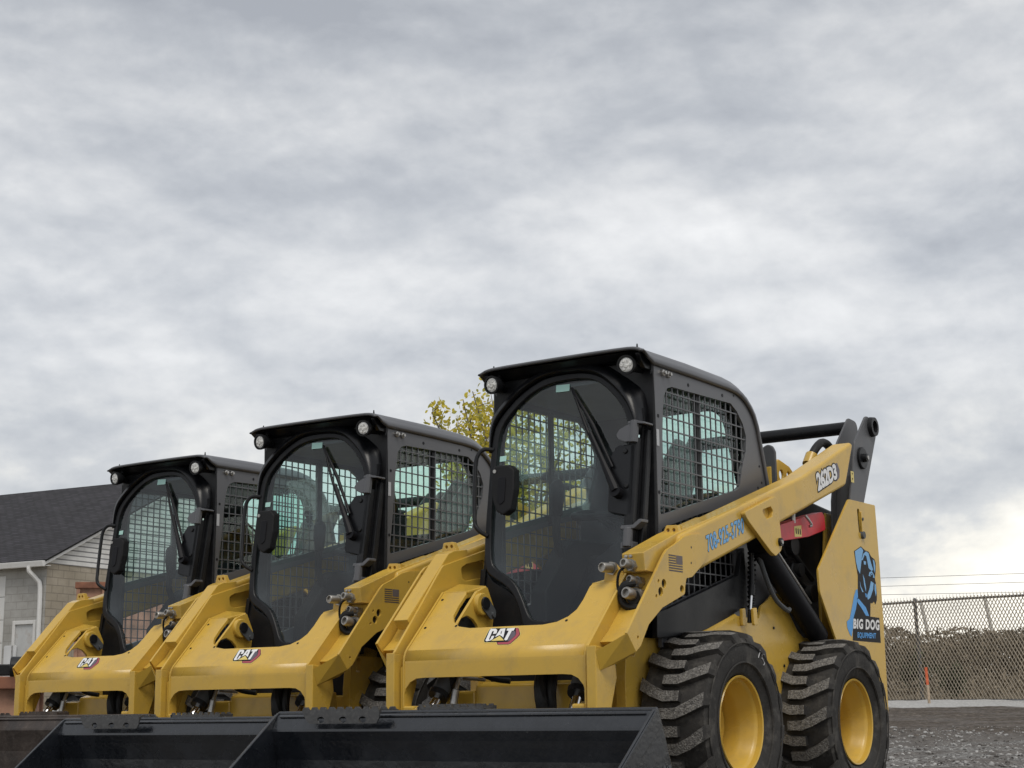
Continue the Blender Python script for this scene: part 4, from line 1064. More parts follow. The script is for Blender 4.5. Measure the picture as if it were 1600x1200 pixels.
    for x0, x1 in ((1.70, 1.708), (1.812, 1.820)):
        merge(bm, plate(teeth(-.735, -.312, 0, .486, 9, .012), x0, x1, 'yz'))
    face = rounded([(-.735, .487), (-.312, .487), (-.312, .455), (-.326, .430), (-.690, .430), (-.712, .452)], .008, 3)
    holes = [circ(yy, .446, .020, 14, .013) for yy in (-.625, -.505, -.400)]
    merge(bm, plate(face, 1.8205, 1.828, 'yz', holes=holes))
    sp1 = finish('bucket_step', bm, STEPM, bk)
    bm = bmesh.new()
    for x0, x1 in ((1.655, 1.662), (1.735, 1.742)):
        merge(bm, plate(teeth(-.180, .150, 0, .490, 9, .014), x0, x1, 'yz'))
    merge(bm, box(1.663, 1.734, -.179, .149, .478, .483))
    merge(bm, box(1.655, 1.745, -.181, -.176, .46, .495)); merge(bm, box(1.655, 1.745, .146, .151, .46, .497))
    finish('bucket_step', bm, STEPM, bk)
    return bk

def copy_tree(o, parent=None):
    c = o.copy(); COL.objects.link(c)
    if parent is not None: c.parent = parent
    for ch in list(o.children): copy_tree(ch, c)
    return c
# ------------------------------------------------------------------ terrain
def sm(t):
    t = max(0.0, min(1.0, t)); return t * t * (3 - 2 * t)
def ground_z(x, y):
    y0 = 11.3 + 2.6 * sm((2.0 - x) / 2.5)
    if y <= y0: z = 0.0
    else:
        t = min(y, 29.0) - y0
        z = .63 * t / (29.0 - y0)
        z -= .05 * math.sin(math.pi * min(1, t / (29 - y0)))
        if y > 29: z += .26 * sm((y - 29) / 14)
    return z
def lin(a, b, step):
    n = max(1, int(round((b - a) / step))); return [a + (b - a) * i / n for i in range(n)]
xs = lin(-260, -40, 20) + lin(-40, -12, 2.0) + lin(-12, 1.5, .6) + lin(1.5, 13, .09) + lin(13, 30, .8) + lin(30, 260, 16) + [260]
ys = lin(-60, -6, 6) + lin(-6, 8.0, .5) + lin(8.0, 12.0, .22) + lin(12.0, 30, .09) + lin(30, 60, 1.0) + lin(60, 160, 8) + lin(160, 900, 70) + [900]
bm = bmesh.new(); grid = []
for y in ys:
    row = []
    for x in xs:
        z = ground_z(x, y)
        if 1.5 <= x <= 13 and 12 <= y <= 30:
            v = Vector((x, y, 0))
            z += .030 * noise.noise(v * 1.1) + .018 * noise.noise(v * 3.1 + Vector((5, 2, 0))) + .010 * noise.noise(v * 8.0) * (0.5 + noise.noise(v * .7))
        row.append(bm.verts.new((x, y, z)))
    grid.append(row)
for A, B in zip(grid, grid[1:]):
    for i in range(len(A) - 1): bm.faces.new((A[i], A[i + 1], B[i + 1], B[i]))
def ground_mat():
    m = bpy.data.materials.new('gravel_lot'); m.use_nodes = True
    nt = m.node_tree; N = nt.nodes; L = nt.links; b = N['Principled BSDF']; b.inputs['Roughness'].default_value = .92
    b.inputs['Specular IOR Level'].default_value = .25
    tc = N.new('ShaderNodeTexCoord')
    def nz(scale, det, rough=.6, stretch=None):
        n = N.new('ShaderNodeTexNoise'); n.inputs['Scale'].default_value = scale; n.inputs['Detail'].default_value = det; n.inputs['Roughness'].default_value = rough
        if stretch:
            mp = N.new('ShaderNodeMapping'); mp.inputs['Scale'].default_value = stretch
            L.new(tc.outputs['Object'], mp.inputs['Vector']); L.new(mp.outputs['Vector'], n.inputs['Vector'])
        else: L.new(tc.outputs['Object'], n.inputs['Vector'])
        return n
    def ramp(src, stops):
        r = N.new('ShaderNodeValToRGB'); el = r.color_ramp.elements
        while len(el) < len(stops): el.new(.5)
        for e, (p, c) in zip(el, stops): e.position = p; e.color = (*c, 1)
        L.new(src, r.inputs['Fac']); return r
    fine = ramp(nz(26, 8, .75).outputs['Fac'], [(.38, (.042, .038, .034)), (.50, (.165, .158, .148)), (.64, (.47, .465, .455))])
    dark = ramp(nz(14, 8, .7).outputs['Fac'], [(.35, (.034, .027, .021)), (.55, (.105, .086, .069)), (.74, (.26, .23, .195))])
    light = ramp(nz(22, 7, .6).outputs['Fac'], [(.35, (.33, .325, .315)), (.65, (.52, .515, .50))])
    # bands of the lot: gravel, then wet dirt, then the pale track along the fence (by distance across the lot)
    sep = N.new('ShaderNodeSeparateXYZ'); L.new(tc.outputs['Object'], sep.inputs[0])
    wob = nz(.55, 7, .65, (1, 2.4, 1))
    ad = N.new('ShaderNodeMath'); ad.operation = 'MULTIPLY_ADD'; ad.inputs[1].default_value = 7.0
    L.new(wob.outputs['Fac'], ad.inputs[0]); L.new(sep.outputs['Y'], ad.inputs[2])
    def step(a, bb):
        mr = N.new('ShaderNodeMapRange'); mr.inputs['From Min'].default_value = a; mr.inputs['From Max'].default_value = bb
        L.new(ad.outputs[0], mr.inputs['Value']); return mr.outputs['Result']
    def mix(f, A, B):
        x = N.new('ShaderNodeMix'); x.data_type = 'RGBA'; L.new(f, x.inputs['Factor']); L.new(A, x.inputs[6]); L.new(B, x.inputs[7]); return x.outputs[2]
    c1 = mix(step(18.4, 22.4), fine.outputs['Color'], dark.outputs['Color'])
    c2 = mix(step(29.2, 29.8), c1, light.outputs['Color'])
    field = ramp(nz(3, 7, .7).outputs['Fac'], [(.35, (.085, .070, .045)), (.65, (.19, .155, .105))])
    c3 = mix(step(33.6, 34.6), c2, field.outputs['Color'])
    # damp brown patches worn into the gravel
    pt = N.new('ShaderNodeMapRange'); pt.inputs['From Min'].default_value = .47; pt.inputs['From Max'].default_value = .55; pt.inputs['To Max'].default_value = .75
    L.new(nz(.95, 10, .70, (1, 2.0, 1)).outputs['Fac'], pt.inputs['Value'])
    gate = N.new('ShaderNodeMath'); gate.operation = 'MULTIPLY'; L.new(pt.outputs['Result'], gate.inputs[0])
    inv = N.new('ShaderNodeMath'); inv.operation = 'SUBTRACT'; inv.inputs[0].default_value = 1.0; L.new(step(28.5, 29.3), inv.inputs[1]); L.new(inv.outputs[0], gate.inputs[1])
    c3 = mix(gate.outputs[0], c3, dark.outputs['Color'])
    L.new(c3, b.inputs['Base Color'])
    rr_ = N.new('ShaderNodeMapRange'); rr_.inputs['To Min'].default_value = .92; rr_.inputs['To Max'].default_value = .48; L.new(gate.outputs[0], rr_.inputs['Value']); L.new(rr_.outputs['Result'], b.inputs['Roughness'])
    bp = N.new('ShaderNodeBump'); bp.inputs['Strength'].default_value = .9; bp.inputs['Distance'].default_value = .03
    L.new(nz(30, 8, .7).outputs['Fac'], bp.inputs['Height']); L.new(bp.outputs['Normal'], b.inputs['Normal'])
    return m
g = finish('ground', bm, ground_mat(), None, smooth=True, angle=180); tag(g, kind='structure')

# loose stones lying on the lot
rng = random.Random(3)
bm = bmesh.new()
base = bmesh.new(); bmesh.ops.create_icosphere(base, subdivisions=1, radius=1); bv = [v.co.copy() for v in base.verts]; bf = [[v.index for v in f.verts] for f in base.faces]; base.free()
for _ in range(4200):
    y = 12.3 + 7.5 * rng.random() ** 1.5; x = 2.6 + 7.5 * rng.random()
    r = .007 + .020 * rng.random() ** 4; z = ground_z(x, y) + .004
    e = Vector((x, y, 0)); z += .030 * noise.noise(e * 1.1) + .018 * noise.noise(e * 3.1 + Vector((5, 2, 0)))
    q = Matrix.Rotation(rng.random() * 6.3, 3, Vector((rng.random() - .5, rng.random() - .5, 1)))
    vs = [bm.verts.new(Vector((x, y, z)) + q @ Vector((c.x * r * (1 + rng.random() * .5), c.y * r, c.z * r * .65))) for c in bv]
    mi = rng.random() < .35
    for f in bf:
        ff = bm.faces.new([vs[i] for i in f]); ff.material_index = int(mi)
st = finish('gravel_stones', bm, [mat('pale_stone', (.34, .335, .325), .9, var=.3, vscale=3), mat('dark_stone', (.10, .092, .085), .9, var=.3, vscale=3)])
tag(st, 'loose grey stones lying on the gravel lot', kind='stuff')

# ------------------------------------------------------------------ sky and sun
SUN_EL, SUN_AZ = R(57), R(165)      # direction the light comes from, azimuth from +Y clockwise
def world():
    w = bpy.data.worlds.new('World'); scene.world = w; w.use_nodes = True
    nt = w.node_tree; N = nt.nodes; L = nt.links; N.clear()
    out = N.new('ShaderNodeOutputWorld')
    sky = N.new('ShaderNodeTexSky'); sky.sky_type = 'NISHITA'; sky.sun_disc = False
    sky.sun_elevation = SUN_EL; sky.sun_rotation = SUN_AZ; sky.dust_density = 2.0
    b1 = N.new('ShaderNodeBackground'); b1.inputs['Strength'].default_value = .09; L.new(sky.outputs[0], b1.inputs['Color'])
    tc = N.new('ShaderNodeTexCoord'); sep = N.new('ShaderNodeSeparateXYZ'); L.new(tc.outputs['Generated'], sep.inputs[0])
    def M(op, a, b=None, c=None, clamp=False):
        n = N.new('ShaderNodeMath'); n.operation = op; n.use_clamp = clamp
        for i, v in enumerate((a, b, c)):
            if v is None: continue
            if isinstance(v, (int, float)): n.inputs[i].default_value = v
            else: L.new(v, n.inputs[i])
        return n.outputs[0]
    zc = M('MAXIMUM', sep.outputs['Z'], 0.0)
    def nz(scale, det, rough, off, dist=0.0, sz=2.6):
        """cloud noise on the dome of directions, flattened so that the banks lie in layers"""
        mp = N.new('ShaderNodeMapping'); mp.inputs['Location'].default_value = off; mp.inputs['Scale'].default_value = (1, 1, sz)
        L.new(tc.outputs['Generated'], mp.inputs['Vector'])
        n = N.new('ShaderNodeTexNoise'); n.inputs['Scale'].default_value = scale; n.inputs['Detail'].default_value = det
        n.inputs['Roughness'].default_value = rough; n.inputs['Distortion'].default_value = dist
        L.new(mp.outputs[0], n.inputs['Vector']); return n.outputs['Fac']
    big = nz(4.0, 5, .48, (2.3, 1.1, .7), .15, 2.7)
    med = nz(9.5, 8, .54, (1.3, 2.9, 5.0), .12, 1.75)
    med2 = nz(9.5, 8, .54, (1.3 + .003, 2.9, 5.0 + .014), .12, 1.75)
    fin = nz(30, 6, .55, (8.3, .4, 2), .2, 2.0)
    lit = M('MULTIPLY', M('SUBTRACT', med, med2), .42)          # upper rims of the puffs are lighter
    s = M('ADD', M('ADD', M('MULTIPLY', big, .68), lit), M('ADD', M('MULTIPLY', med, .27), M('MULTIPLY', fin, .05)))
    r = N.new('ShaderNodeValToRGB'); el = r.color_ramp.elements
    stops = [(.34, (.355, .373, .405)), (.44, (.432, .450, .478)), (.52, (.518, .532, .552)), (.60, (.610, .618, .628)), (.72, (.73, .733, .735))]
    while len(el) < len(stops): el.new(.5)
    for e, (p, c) in zip(el, stops): e.position = p; e.color = (*c, 1)
    L.new(s, r.inputs['Fac'])
    # brighter, warmer and more broken cloud low over the horizon
    lowz = N.new('ShaderNodeMapRange'); lowz.inputs['From Min'].default_value = .05; lowz.inputs['From Max'].default_value = .22
    lowz.inputs['To Min'].default_value = 1; lowz.inputs['To Max'].default_value = 0; lowz.interpolation_type = 'SMOOTHSTEP'
    L.new(zc, lowz.inputs['Value'])
    r2 = N.new('ShaderNodeValToRGB'); el = r2.color_ramp.elements
    stops = [(.36, (.44, .455, .48)), (.46, (.62, .62, .61)), (.53, (.86, .82, .73)), (.62, (1.04, .985, .87))]
    while len(el) < len(stops): el.new(.5)
    for e, (p, c) in zip(el, stops): e.position = p; e.color = (*c, 1)
    L.new(s, r2.inputs['Fac'])
    mx = N.new('ShaderNodeMix'); mx.data_type = 'RGBA'
    L.new(M('MULTIPLY', lowz.outputs['Result'], .85), mx.inputs['Factor']); L.new(r.outputs['Color'], mx.inputs[6]); L.new(r2.outputs['Color'], mx.inputs[7])
    # thicker, darker cover overhead
    hi = N.new('ShaderNodeMapRange'); hi.inputs['From Min'].default_value = .26; hi.inputs['From Max'].default_value = .46
    hi.inputs['To Min'].default_value = 1.0; hi.inputs['To Max'].default_value = .88
    L.new(zc, hi.inputs['Value'])
    b2 = N.new('ShaderNodeBackground'); L.new(mx.outputs[2], b2.inputs['Color']); L.new(hi.outputs['Result'], b2.inputs['Strength'])
    ms = N.new('ShaderNodeMixShader'); ms.inputs[0].default_value = .92
    L.new(b1.outputs[0], ms.inputs[1]); L.new(b2.outputs[0], ms.inputs[2]); L.new(ms.outputs[0], out.inputs['Surface'])
world()
sl = bpy.data.lights.new('sun', 'SUN'); sl.energy = 1.22; sl.angle = R(28); sl.color = (1.0, .95, .87)
so = bpy.data.objects.new('sun', sl); COL.objects.link(so)
dv = Vector((math.sin(SUN_AZ) * math.cos(SUN_EL), math.cos(SUN_AZ) * math.cos(SUN_EL), math.sin(SUN_EL)))
so.rotation_euler = (-dv).to_track_quat('-Z', 'Y').to_euler(); so.location = dv * 60

# ------------------------------------------------------------------ the three loaders
def place(root, x, y, z, yaw):
    root.location = (x, y, z)
    root.rotation_euler = (0, 0, math.atan2(-math.cos(yaw), -math.sin(yaw)))
LOADERS = [(0.738, 7.979, 0.0, R(34.5)), (-0.592, 9.418, -0.019, R(33.3)), (-1.748, 10.868, 0.001, R(35.0))]
GRP = 'skid steer loaders parked in a row'
first = empty('skid_steer_loader', (0, 0, 0))
bucket = build_loader(first)
place(first, *LOADERS[0])
tag(first, 'yellow and black skid steer loader nearest the camera, with the dog logo at its rear', 'loader', GRP)
second = copy_tree(first); place(second, *LOADERS[1])
tag(second, 'skid steer loader in the middle of the row, its black bucket behind the nearest one', 'loader', GRP)
third = copy_tree(first); place(third, *LOADERS[2])
tag(third, 'farthest skid steer loader, with the rusty brown bucket, in front of the grey shed', 'loader', GRP)
for m_ in (second, third):                                       # their near front wheels stand farther in
    for ch in m_.children:
        if ch.name.startswith('wheel') and ch.location.x > 0 and ch.location.y > 0: ch.location.y = .545; ch.scale.y = 1.2
for ch in third.children:
    if ch.name.startswith('bucket'):
        for o in [ch] + [c for c in ch.children if not c.name.startswith('bucket_mark')]:
            if not o.material_slots: continue
            o.material_slots[0].link = 'OBJECT'; o.material_slots[0].material = RUSTB if o is ch else RUSTB
        ch['label'] = 'rusty brown bucket'

# ------------------------------------------------------------------ block-walled shed on the left
def brick_mat(name, c1, c2, mortar, bw, rh, ms_=.012, vec='Object'):
    m = bpy.data.materials.new(name); m.use_nodes = True
    nt = m.node_tree; N = nt.nodes; L = nt.links; b = N['Principled BSDF']; b.inputs['Roughness'].default_value = .88
    uv = N.new('ShaderNodeUVMap')
    br = N.new('ShaderNodeTexBrick'); br.inputs['Scale'].default_value = 1
    br.inputs['Brick Width'].default_value = bw; br.inputs['Row Height'].default_value = rh; br.inputs['Mortar Size'].default_value = ms_
    br.inputs['Color1'].default_value = (*c1, 1); br.inputs['Color2'].default_value = (*c2, 1); br.inputs['Mortar'].default_value = (*mortar, 1)
    L.new(uv.outputs[0], br.inputs['Vector'])
    n = N.new('ShaderNodeTexNoise'); n.inputs['Scale'].default_value = .9; n.inputs['Detail'].default_value = 8; n.inputs['Roughness'].default_value = .7
    L.new(uv.outputs[0], n.inputs['Vector'])
    r = N.new('ShaderNodeValToRGB'); r.color_ramp.elements[0].position = .35; r.color_ramp.elements[1].position = .7
    r.color_ramp.elements[0].color = (.62, .61, .58, 1); r.color_ramp.elements[1].color = (1.05, 1.05, 1.05, 1)
    L.new(n.outputs['Fac'], r.inputs['Fac'])
    mx = N.new('ShaderNodeMix'); mx.data_type = 'RGBA'; mx.blend_type = 'MULTIPLY'; mx.inputs['Factor'].default_value = .8
    L.new(br.outputs['Color'], mx.inputs[6]); L.new(r.outputs['Color'], mx.inputs[7]); L.new(mx.outputs[2], b.inputs['Base Color'])
    bp = N.new('ShaderNodeBump'); bp.inputs['Strength'].default_value = .6; bp.inputs['Distance'].default_value = .01
    L.new(br.outputs['Fac'], bp.inputs['Height']); bp.invert = True; L.new(bp.outputs['Normal'], b.inputs['Normal'])
    return m
BLOCK = brick_mat('grey_block', (.45, .445, .43), (.42, .415, .40), (.38, .372, .355), .40, .20)
BLOCKT = brick_mat('tan_block', (.42, .37, .30), (.385, .34, .27), (.30, .265, .215), .40, .20)
SHING = brick_mat('dark_shingle', (.046, .043, .052), (.020, .019, .024), (.007, .007, .008), .30, .14, .016)
SIDE = brick_mat('white_siding', (.80, .80, .79), (.77, .77, .765), (.26, .26, .27), 6.0, .125, .016)
WTRIM = mat('white_trim', (.66, .66, .65), .5, var=.06, vscale=3, dirt=(.42, .40, .36), dscale=3, damt=.5)
DOORM = mat('old_white_door', (.50, .51, .51), .55, var=.1, vscale=3, dirt=(.20, .12, .07), dscale=3, damt=.55)

def quad_uv(bm, pts, uvs, mi=0):
    uvl = bm.loops.layers.uv.verify()
    f = bm.faces.new([bm.verts.new(p) for p in pts]); f.material_index = mi
    for l, q in zip(f.loops, uvs): l[uvl].uv = q
    return f

ZB, EAVE, RIDGE = .82, 4.03 + .46, 6.81 + .46
W_, LEN = 11.28, 26.0
shed = empty('block_shed', (-11.93, 41.0, ZB)); shed['label'] = 'grey block shed with dark shingle roof and white siding gable'; shed['category'] = 'shed'
gd = Vector((.477, .879, 0)); ed = Vector((-.879, .477, 0))
shed.rotation_euler = (0, 0, math.atan2(gd.y, gd.x))           # local x runs along the gable, local y along the eaves wall (away to the left)
H = EAVE - ZB; HR = RIDGE - ZB
def wall(name, a, b, h0, h1, m, thick=.0):
    """wall from a to b (local xy) between heights"""
    bm = bmesh.new(); a = Vector(a); b = Vector(b); L_ = (b - a).length
    quad_uv(bm, [(a.x, a.y, h0), (b.x, b.y, h0), (b.x, b.y, h1), (a.x, a.y, h1)], [(0, h0), (L_, h0), (L_, h1), (0, h1)])
    return bm
# eaves wall with real openings for the door and the big roller door
def px_along(px):                                              # distance along the eaves wall for a bearing
    k = (px - 800) / 2502
    return (-11.93 - k * 41.0) / (.879 + k * .477)
d0, d1 = px_along(55.5), px_along(27.5); g0 = px_along(8.5); g1 = g0 + 3.0
bm = bmesh.new()
uvl = bm.loops.layers.uv.verify()
DH, GH = 2.02, 3.30
t = sheet([(0, -1.0), (LEN, -1.0), (LEN, H), (0, H)], [[(d0, -.2), (d1, -.2), (d1, DH), (d0, DH)], [(g0, -.2), (g1, -.2), (g1, GH), (g0, GH)]], lambda a, b: (0, a, b))
orient(t, (-1, 0, 0)); merge(bm, t)
uvl = bm.loops.layers.uv.verify()
for f in bm.faces:
    for l in f.loops: l[uvl].uv = (l.vert.co.y, l.vert.co.z)
r = bmesh.ops.extrude_face_region(bm, geom=list(bm.faces))
for v in [q for q in r['geom'] if isinstance(q, bmesh.types.BMVert)]: v.co.x += .2
bmesh.ops.recalc_face_normals(bm, faces=bm.faces)
w1 = finish('block_wall', bm, BLOCK, shed)
for nm, a, b in (('block_wall', (.2, 0, 0), (W_, 0, 0)),):
    bm = bmesh.new()
    quad_uv(bm, [(.0, -.002, -1), (W_, -.002, -1), (W_, -.002, H - .12), (.0, -.002, H - .12)], [(0, -1), (W_, -1), (W_, H - .12), (0, H - .12)])
    quad_uv(bm, [(W_, -.002, -1), (W_, LEN, -1), (W_, LEN, H), (W_, -.002, H)], [(0, -1), (LEN, -1), (LEN, H), (0, H)])
    quad_uv(bm, [(W_, LEN, -1), (0, LEN, -1), (0, LEN, H), (W_, LEN, H)], [(0, -1), (W_, -1), (W_, H), (0, H)])
    finish(nm, bm, BLOCKT, shed)
bm = bmesh.new()
f = quad_uv(bm, [(-.02, -.02, H - .12), (W_ + .02, -.02, H - .12), (W_ / 2, -.02, HR)], [(0, 0), (W_, 0), (W_ / 2, HR - H)])
quad_uv(bm, [(-.02, -.02, H - .12), (W_ + .02, -.02, H - .12), (W_ + .02, .02, H - .12), (-.02, .02, H - .12)], [(0, 0), (1, 0), (1, 0), (0, 0)])
finish('gable_siding', bm, SIDE, shed)
# roof: two slopes with thickness and overhang
bm = bmesh.new(); ov = .22; sl_ = math.hypot(W_ / 2, HR - H)
for sgn in (0, 1):
    xe = -ov if sgn == 0 else W_ + ov; ze = H - ov * (HR - H) / (W_ / 2) + .06
    quad_uv(bm, [(xe, -.18, ze), (W_ / 2, -.18, HR + .06), (W_ / 2, LEN + .2, HR + .06), (xe, LEN + .2, ze)], [(0, 0), (0, sl_), (LEN, sl_), (LEN, 0)])
    quad_uv(bm, [(xe, -.18, ze - .05), (W_ / 2, -.18, HR + .01), (W_ / 2, -.18, HR + .06), (xe, -.18, ze)], [(0, 0)] * 4)
    quad_uv(bm, [(xe, -.18, ze - .05), (xe, -.18, ze), (xe, LEN + .2, ze), (xe, LEN + .2, ze - .05)], [(0, 0)] * 4)
roof = finish('roof', bm, SHING, shed)
bm = bmesh.new()
for sgn in (0, 1):
    xe = -ov if sgn == 0 else W_ + ov; ze = H - ov * (HR - H) / (W_ / 2)
    m_ = lambda q: q
    merge(bm, plate([(xe, ze - .075), (W_ / 2, HR - .065), (W_ / 2, HR + .005), (xe, ze + .005)], -.15, -.03) if sgn == 0 else plate([(xe, ze + .005), (W_ / 2, HR + .005), (W_ / 2, HR - .065), (xe, ze - .075)], -.15, -.03))
finish('rake_board', bm, WTRIM, shed)
bm = bmesh.new()
ze = H - ov * (HR - H) / (W_ / 2)
merge(bm, plate([(-ov - .11, ze + .03), (-ov - .0, ze + .03), (-ov - .0, ze - .12), (-ov - .08, ze - .12)], -.15, LEN))
merge(bm, box(-ov + .002, -.002, -.14, LEN, ze - .10, ze - .075))
gt = finish('gutter', bm, WTRIM, shed, bevel=.015)
bm = tube(bez([(-ov - .05, .34, ze - .10), (-ov - .05, .34, ze - .22), (-.12, .22, ze - .42), (-.07, .14, ze - .62), (-.07, .12, ze - 1.6), (-.07, .12, .1)], 6), .06, 8)
finish('downspout', bm, WTRIM, gt, smooth=True, angle=40)
bm = bmesh.new(); merge(bm, box(.02, .07, d0, d1, -.2, DH))
dr = finish('door', bm, DOORM, shed)
bm = bmesh.new()
merge(bm, box(-.03, .06, d0 - .09, d0, -.2, DH + .1)); merge(bm, box(-.03, .06, d1, d1 + .09, -.2, DH + .1)); merge(bm, box(-.028, .058, d0, d1, DH, DH + .098))
finish('door_frame', bm, WTRIM, dr, bevel=.01)
bm = bmesh.new()
merge(bm, cyl((.02, d1 - .12, .95), (-.06, d1 - .12, .95), .03)); merge(bm, cyl((-.05, d1 - .12, .95), (-.05, d1 - .02, .95), .015)); merge(bm, cyl((.02, d1 - .12, 1.15), (-.01, d1 - .12, 1.15), .03)); merge(bm, box(-.015, .018, d0 + .38, d0 + .50, .92, 1.02))
finish('door_handle', bm, BLK, dr)
bm = bmesh.new()
for k in range(6): merge(bm, box(.03, .08, g0, g1, -.2 + k * .59 + .006, -.2 + (k + 1) * .59 - .004 if k < 5 else GH))
finish('overhead_door', bm, WTRIM, shed, bevel=.012)
bm = bmesh.new(); merge(bm, plate(rounded([(g0 - .52, .55), (g0 - .10, .55), (g0 - .10, 1.50), (g0 - .52, 1.50)], .05), -.03, -.003, 'yz'))
finish('wall_notice', bm, mat('notice_white', (.60, .61, .62), .5, var=.08, vscale=4), shed)

# ------------------------------------------------------------------ rusty steel behind the far loader
RUST = mat('orange_rust', (.30, .165, .11), .8, var=.4, vscale=5, dirt=(.30, .19, .12), dscale=6, damt=.7, bump=.3, bscale=30)
RUSTD = mat('dark_rust', (.20, .085, .050), .8, var=.4, vscale=5, dirt=(.20, .08, .04), dscale=5, damt=.6)
def dumpster(x, y, rz, L_, Wd, Hh, zt, label):
    z0 = ground_z(x, y)
    o = empty('steel_dumpster', (x, y, z0), rz); o['label'] = label; o['category'] = 'dumpster'
    h = zt - z0
    bm = bmesh.new()
    merge(bm, box(-L_ / 2, L_ / 2, -Wd / 2, -Wd / 2 + .05, .12, h)); merge(bm, box(-L_ / 2, L_ / 2, Wd / 2 - .05, Wd / 2, .12, h))
    merge(bm, box(-L_ / 2 + .001, -L_ / 2 + .05, -Wd / 2 + .051, Wd / 2 - .051, .12, h)); merge(bm, box(L_ / 2 - .05, L_ / 2 - .001, -Wd / 2 + .051, Wd / 2 - .051, .12, h))
    merge(bm, box(-L_ / 2 + .051, L_ / 2 - .051, -Wd / 2 + .051, Wd / 2 - .051, .12, .2))
    finish('container_body', bm, RUST, o, bevel=.01)
    for yy in (-Wd / 2 - .035, Wd / 2 + .035):
        finish('top_rail', box(-L_ / 2 - .06, L_ / 2 + .06, yy - .045, yy + .045, h - .10, h + .02), RUSTD, o, bevel=.012)
        finish('base_rail', box(-L_ / 2 - .06, L_ / 2 + .06, yy - .04, yy + .04, .12, .24), RUSTD, o, bevel=.012)
    for xx in (-L_ / 2 - .035, L_ / 2 + .035): finish('end_rail', box(xx - .04, xx + .04, -Wd / 2 + .012, Wd / 2 - .012, h - .10, h + .015), RUSTD, o, bevel=.012)
    n = int(L_ / .45)
    for k in range(n + 1):
        xx = -L_ / 2 + k * L_ / n
        for sgn in (1, -1): finish('stiffener_rib', box(xx - .035, xx + .035, sgn * (Wd / 2 + .03) - .028, sgn * (Wd / 2 + .03) + .028, .245, h - .105), RUST, o, bevel=.008)
    for xx in (-L_ / 2 + .3, L_ / 2 - .3):
        bm = bmesh.new(); merge(bm, cyl((xx, -Wd / 2 + .1, .06), (xx, Wd / 2 - .1, .06), .07)); finish('roller', bm, BLK, o, smooth=True, angle=40)
    return o
def at(px, py, y):
    """point at depth y on the bearing of the picture column px, height of row py"""
    hz = 1124.5 - .0103 * px
    return Vector(((px - 800) / 2502 * y, y, .46 + (hz - py) / 2502 * y))
p = at(148, 918, 31); dumpster(p.x + .88, 31.6, R(6), 2.4, 1.5, 2, p.z, 'rusty orange steel dumpster with ribs, behind the farthest loader against the tan block wall')
p = at(4, 1062, 15.5); dd = dumpster(p.x - .90, 16.2, R(10), 2.0, 1.3, 1, p.z, 'low rusty dumpster topped by a black roller, left edge beside the farthest loader')
h_ = p.z - ground_z(dd.location.x, dd.location.y)
bm = bmesh.new()
merge(bm, box(-1.0, .93, -.62, -.50, h_ + .03, h_ + .14)); merge(bm, cyl((.86, -.68, h_ + .11), (1.04, -.68, h_ + .11), .10, n=20)); merge(bm, cyl((.90, -.60, h_ + .085), (1.06, -.60, h_ + .085), .06, n=16))
finish('tarp_roller', bm, BLK, dd, bevel=.01)

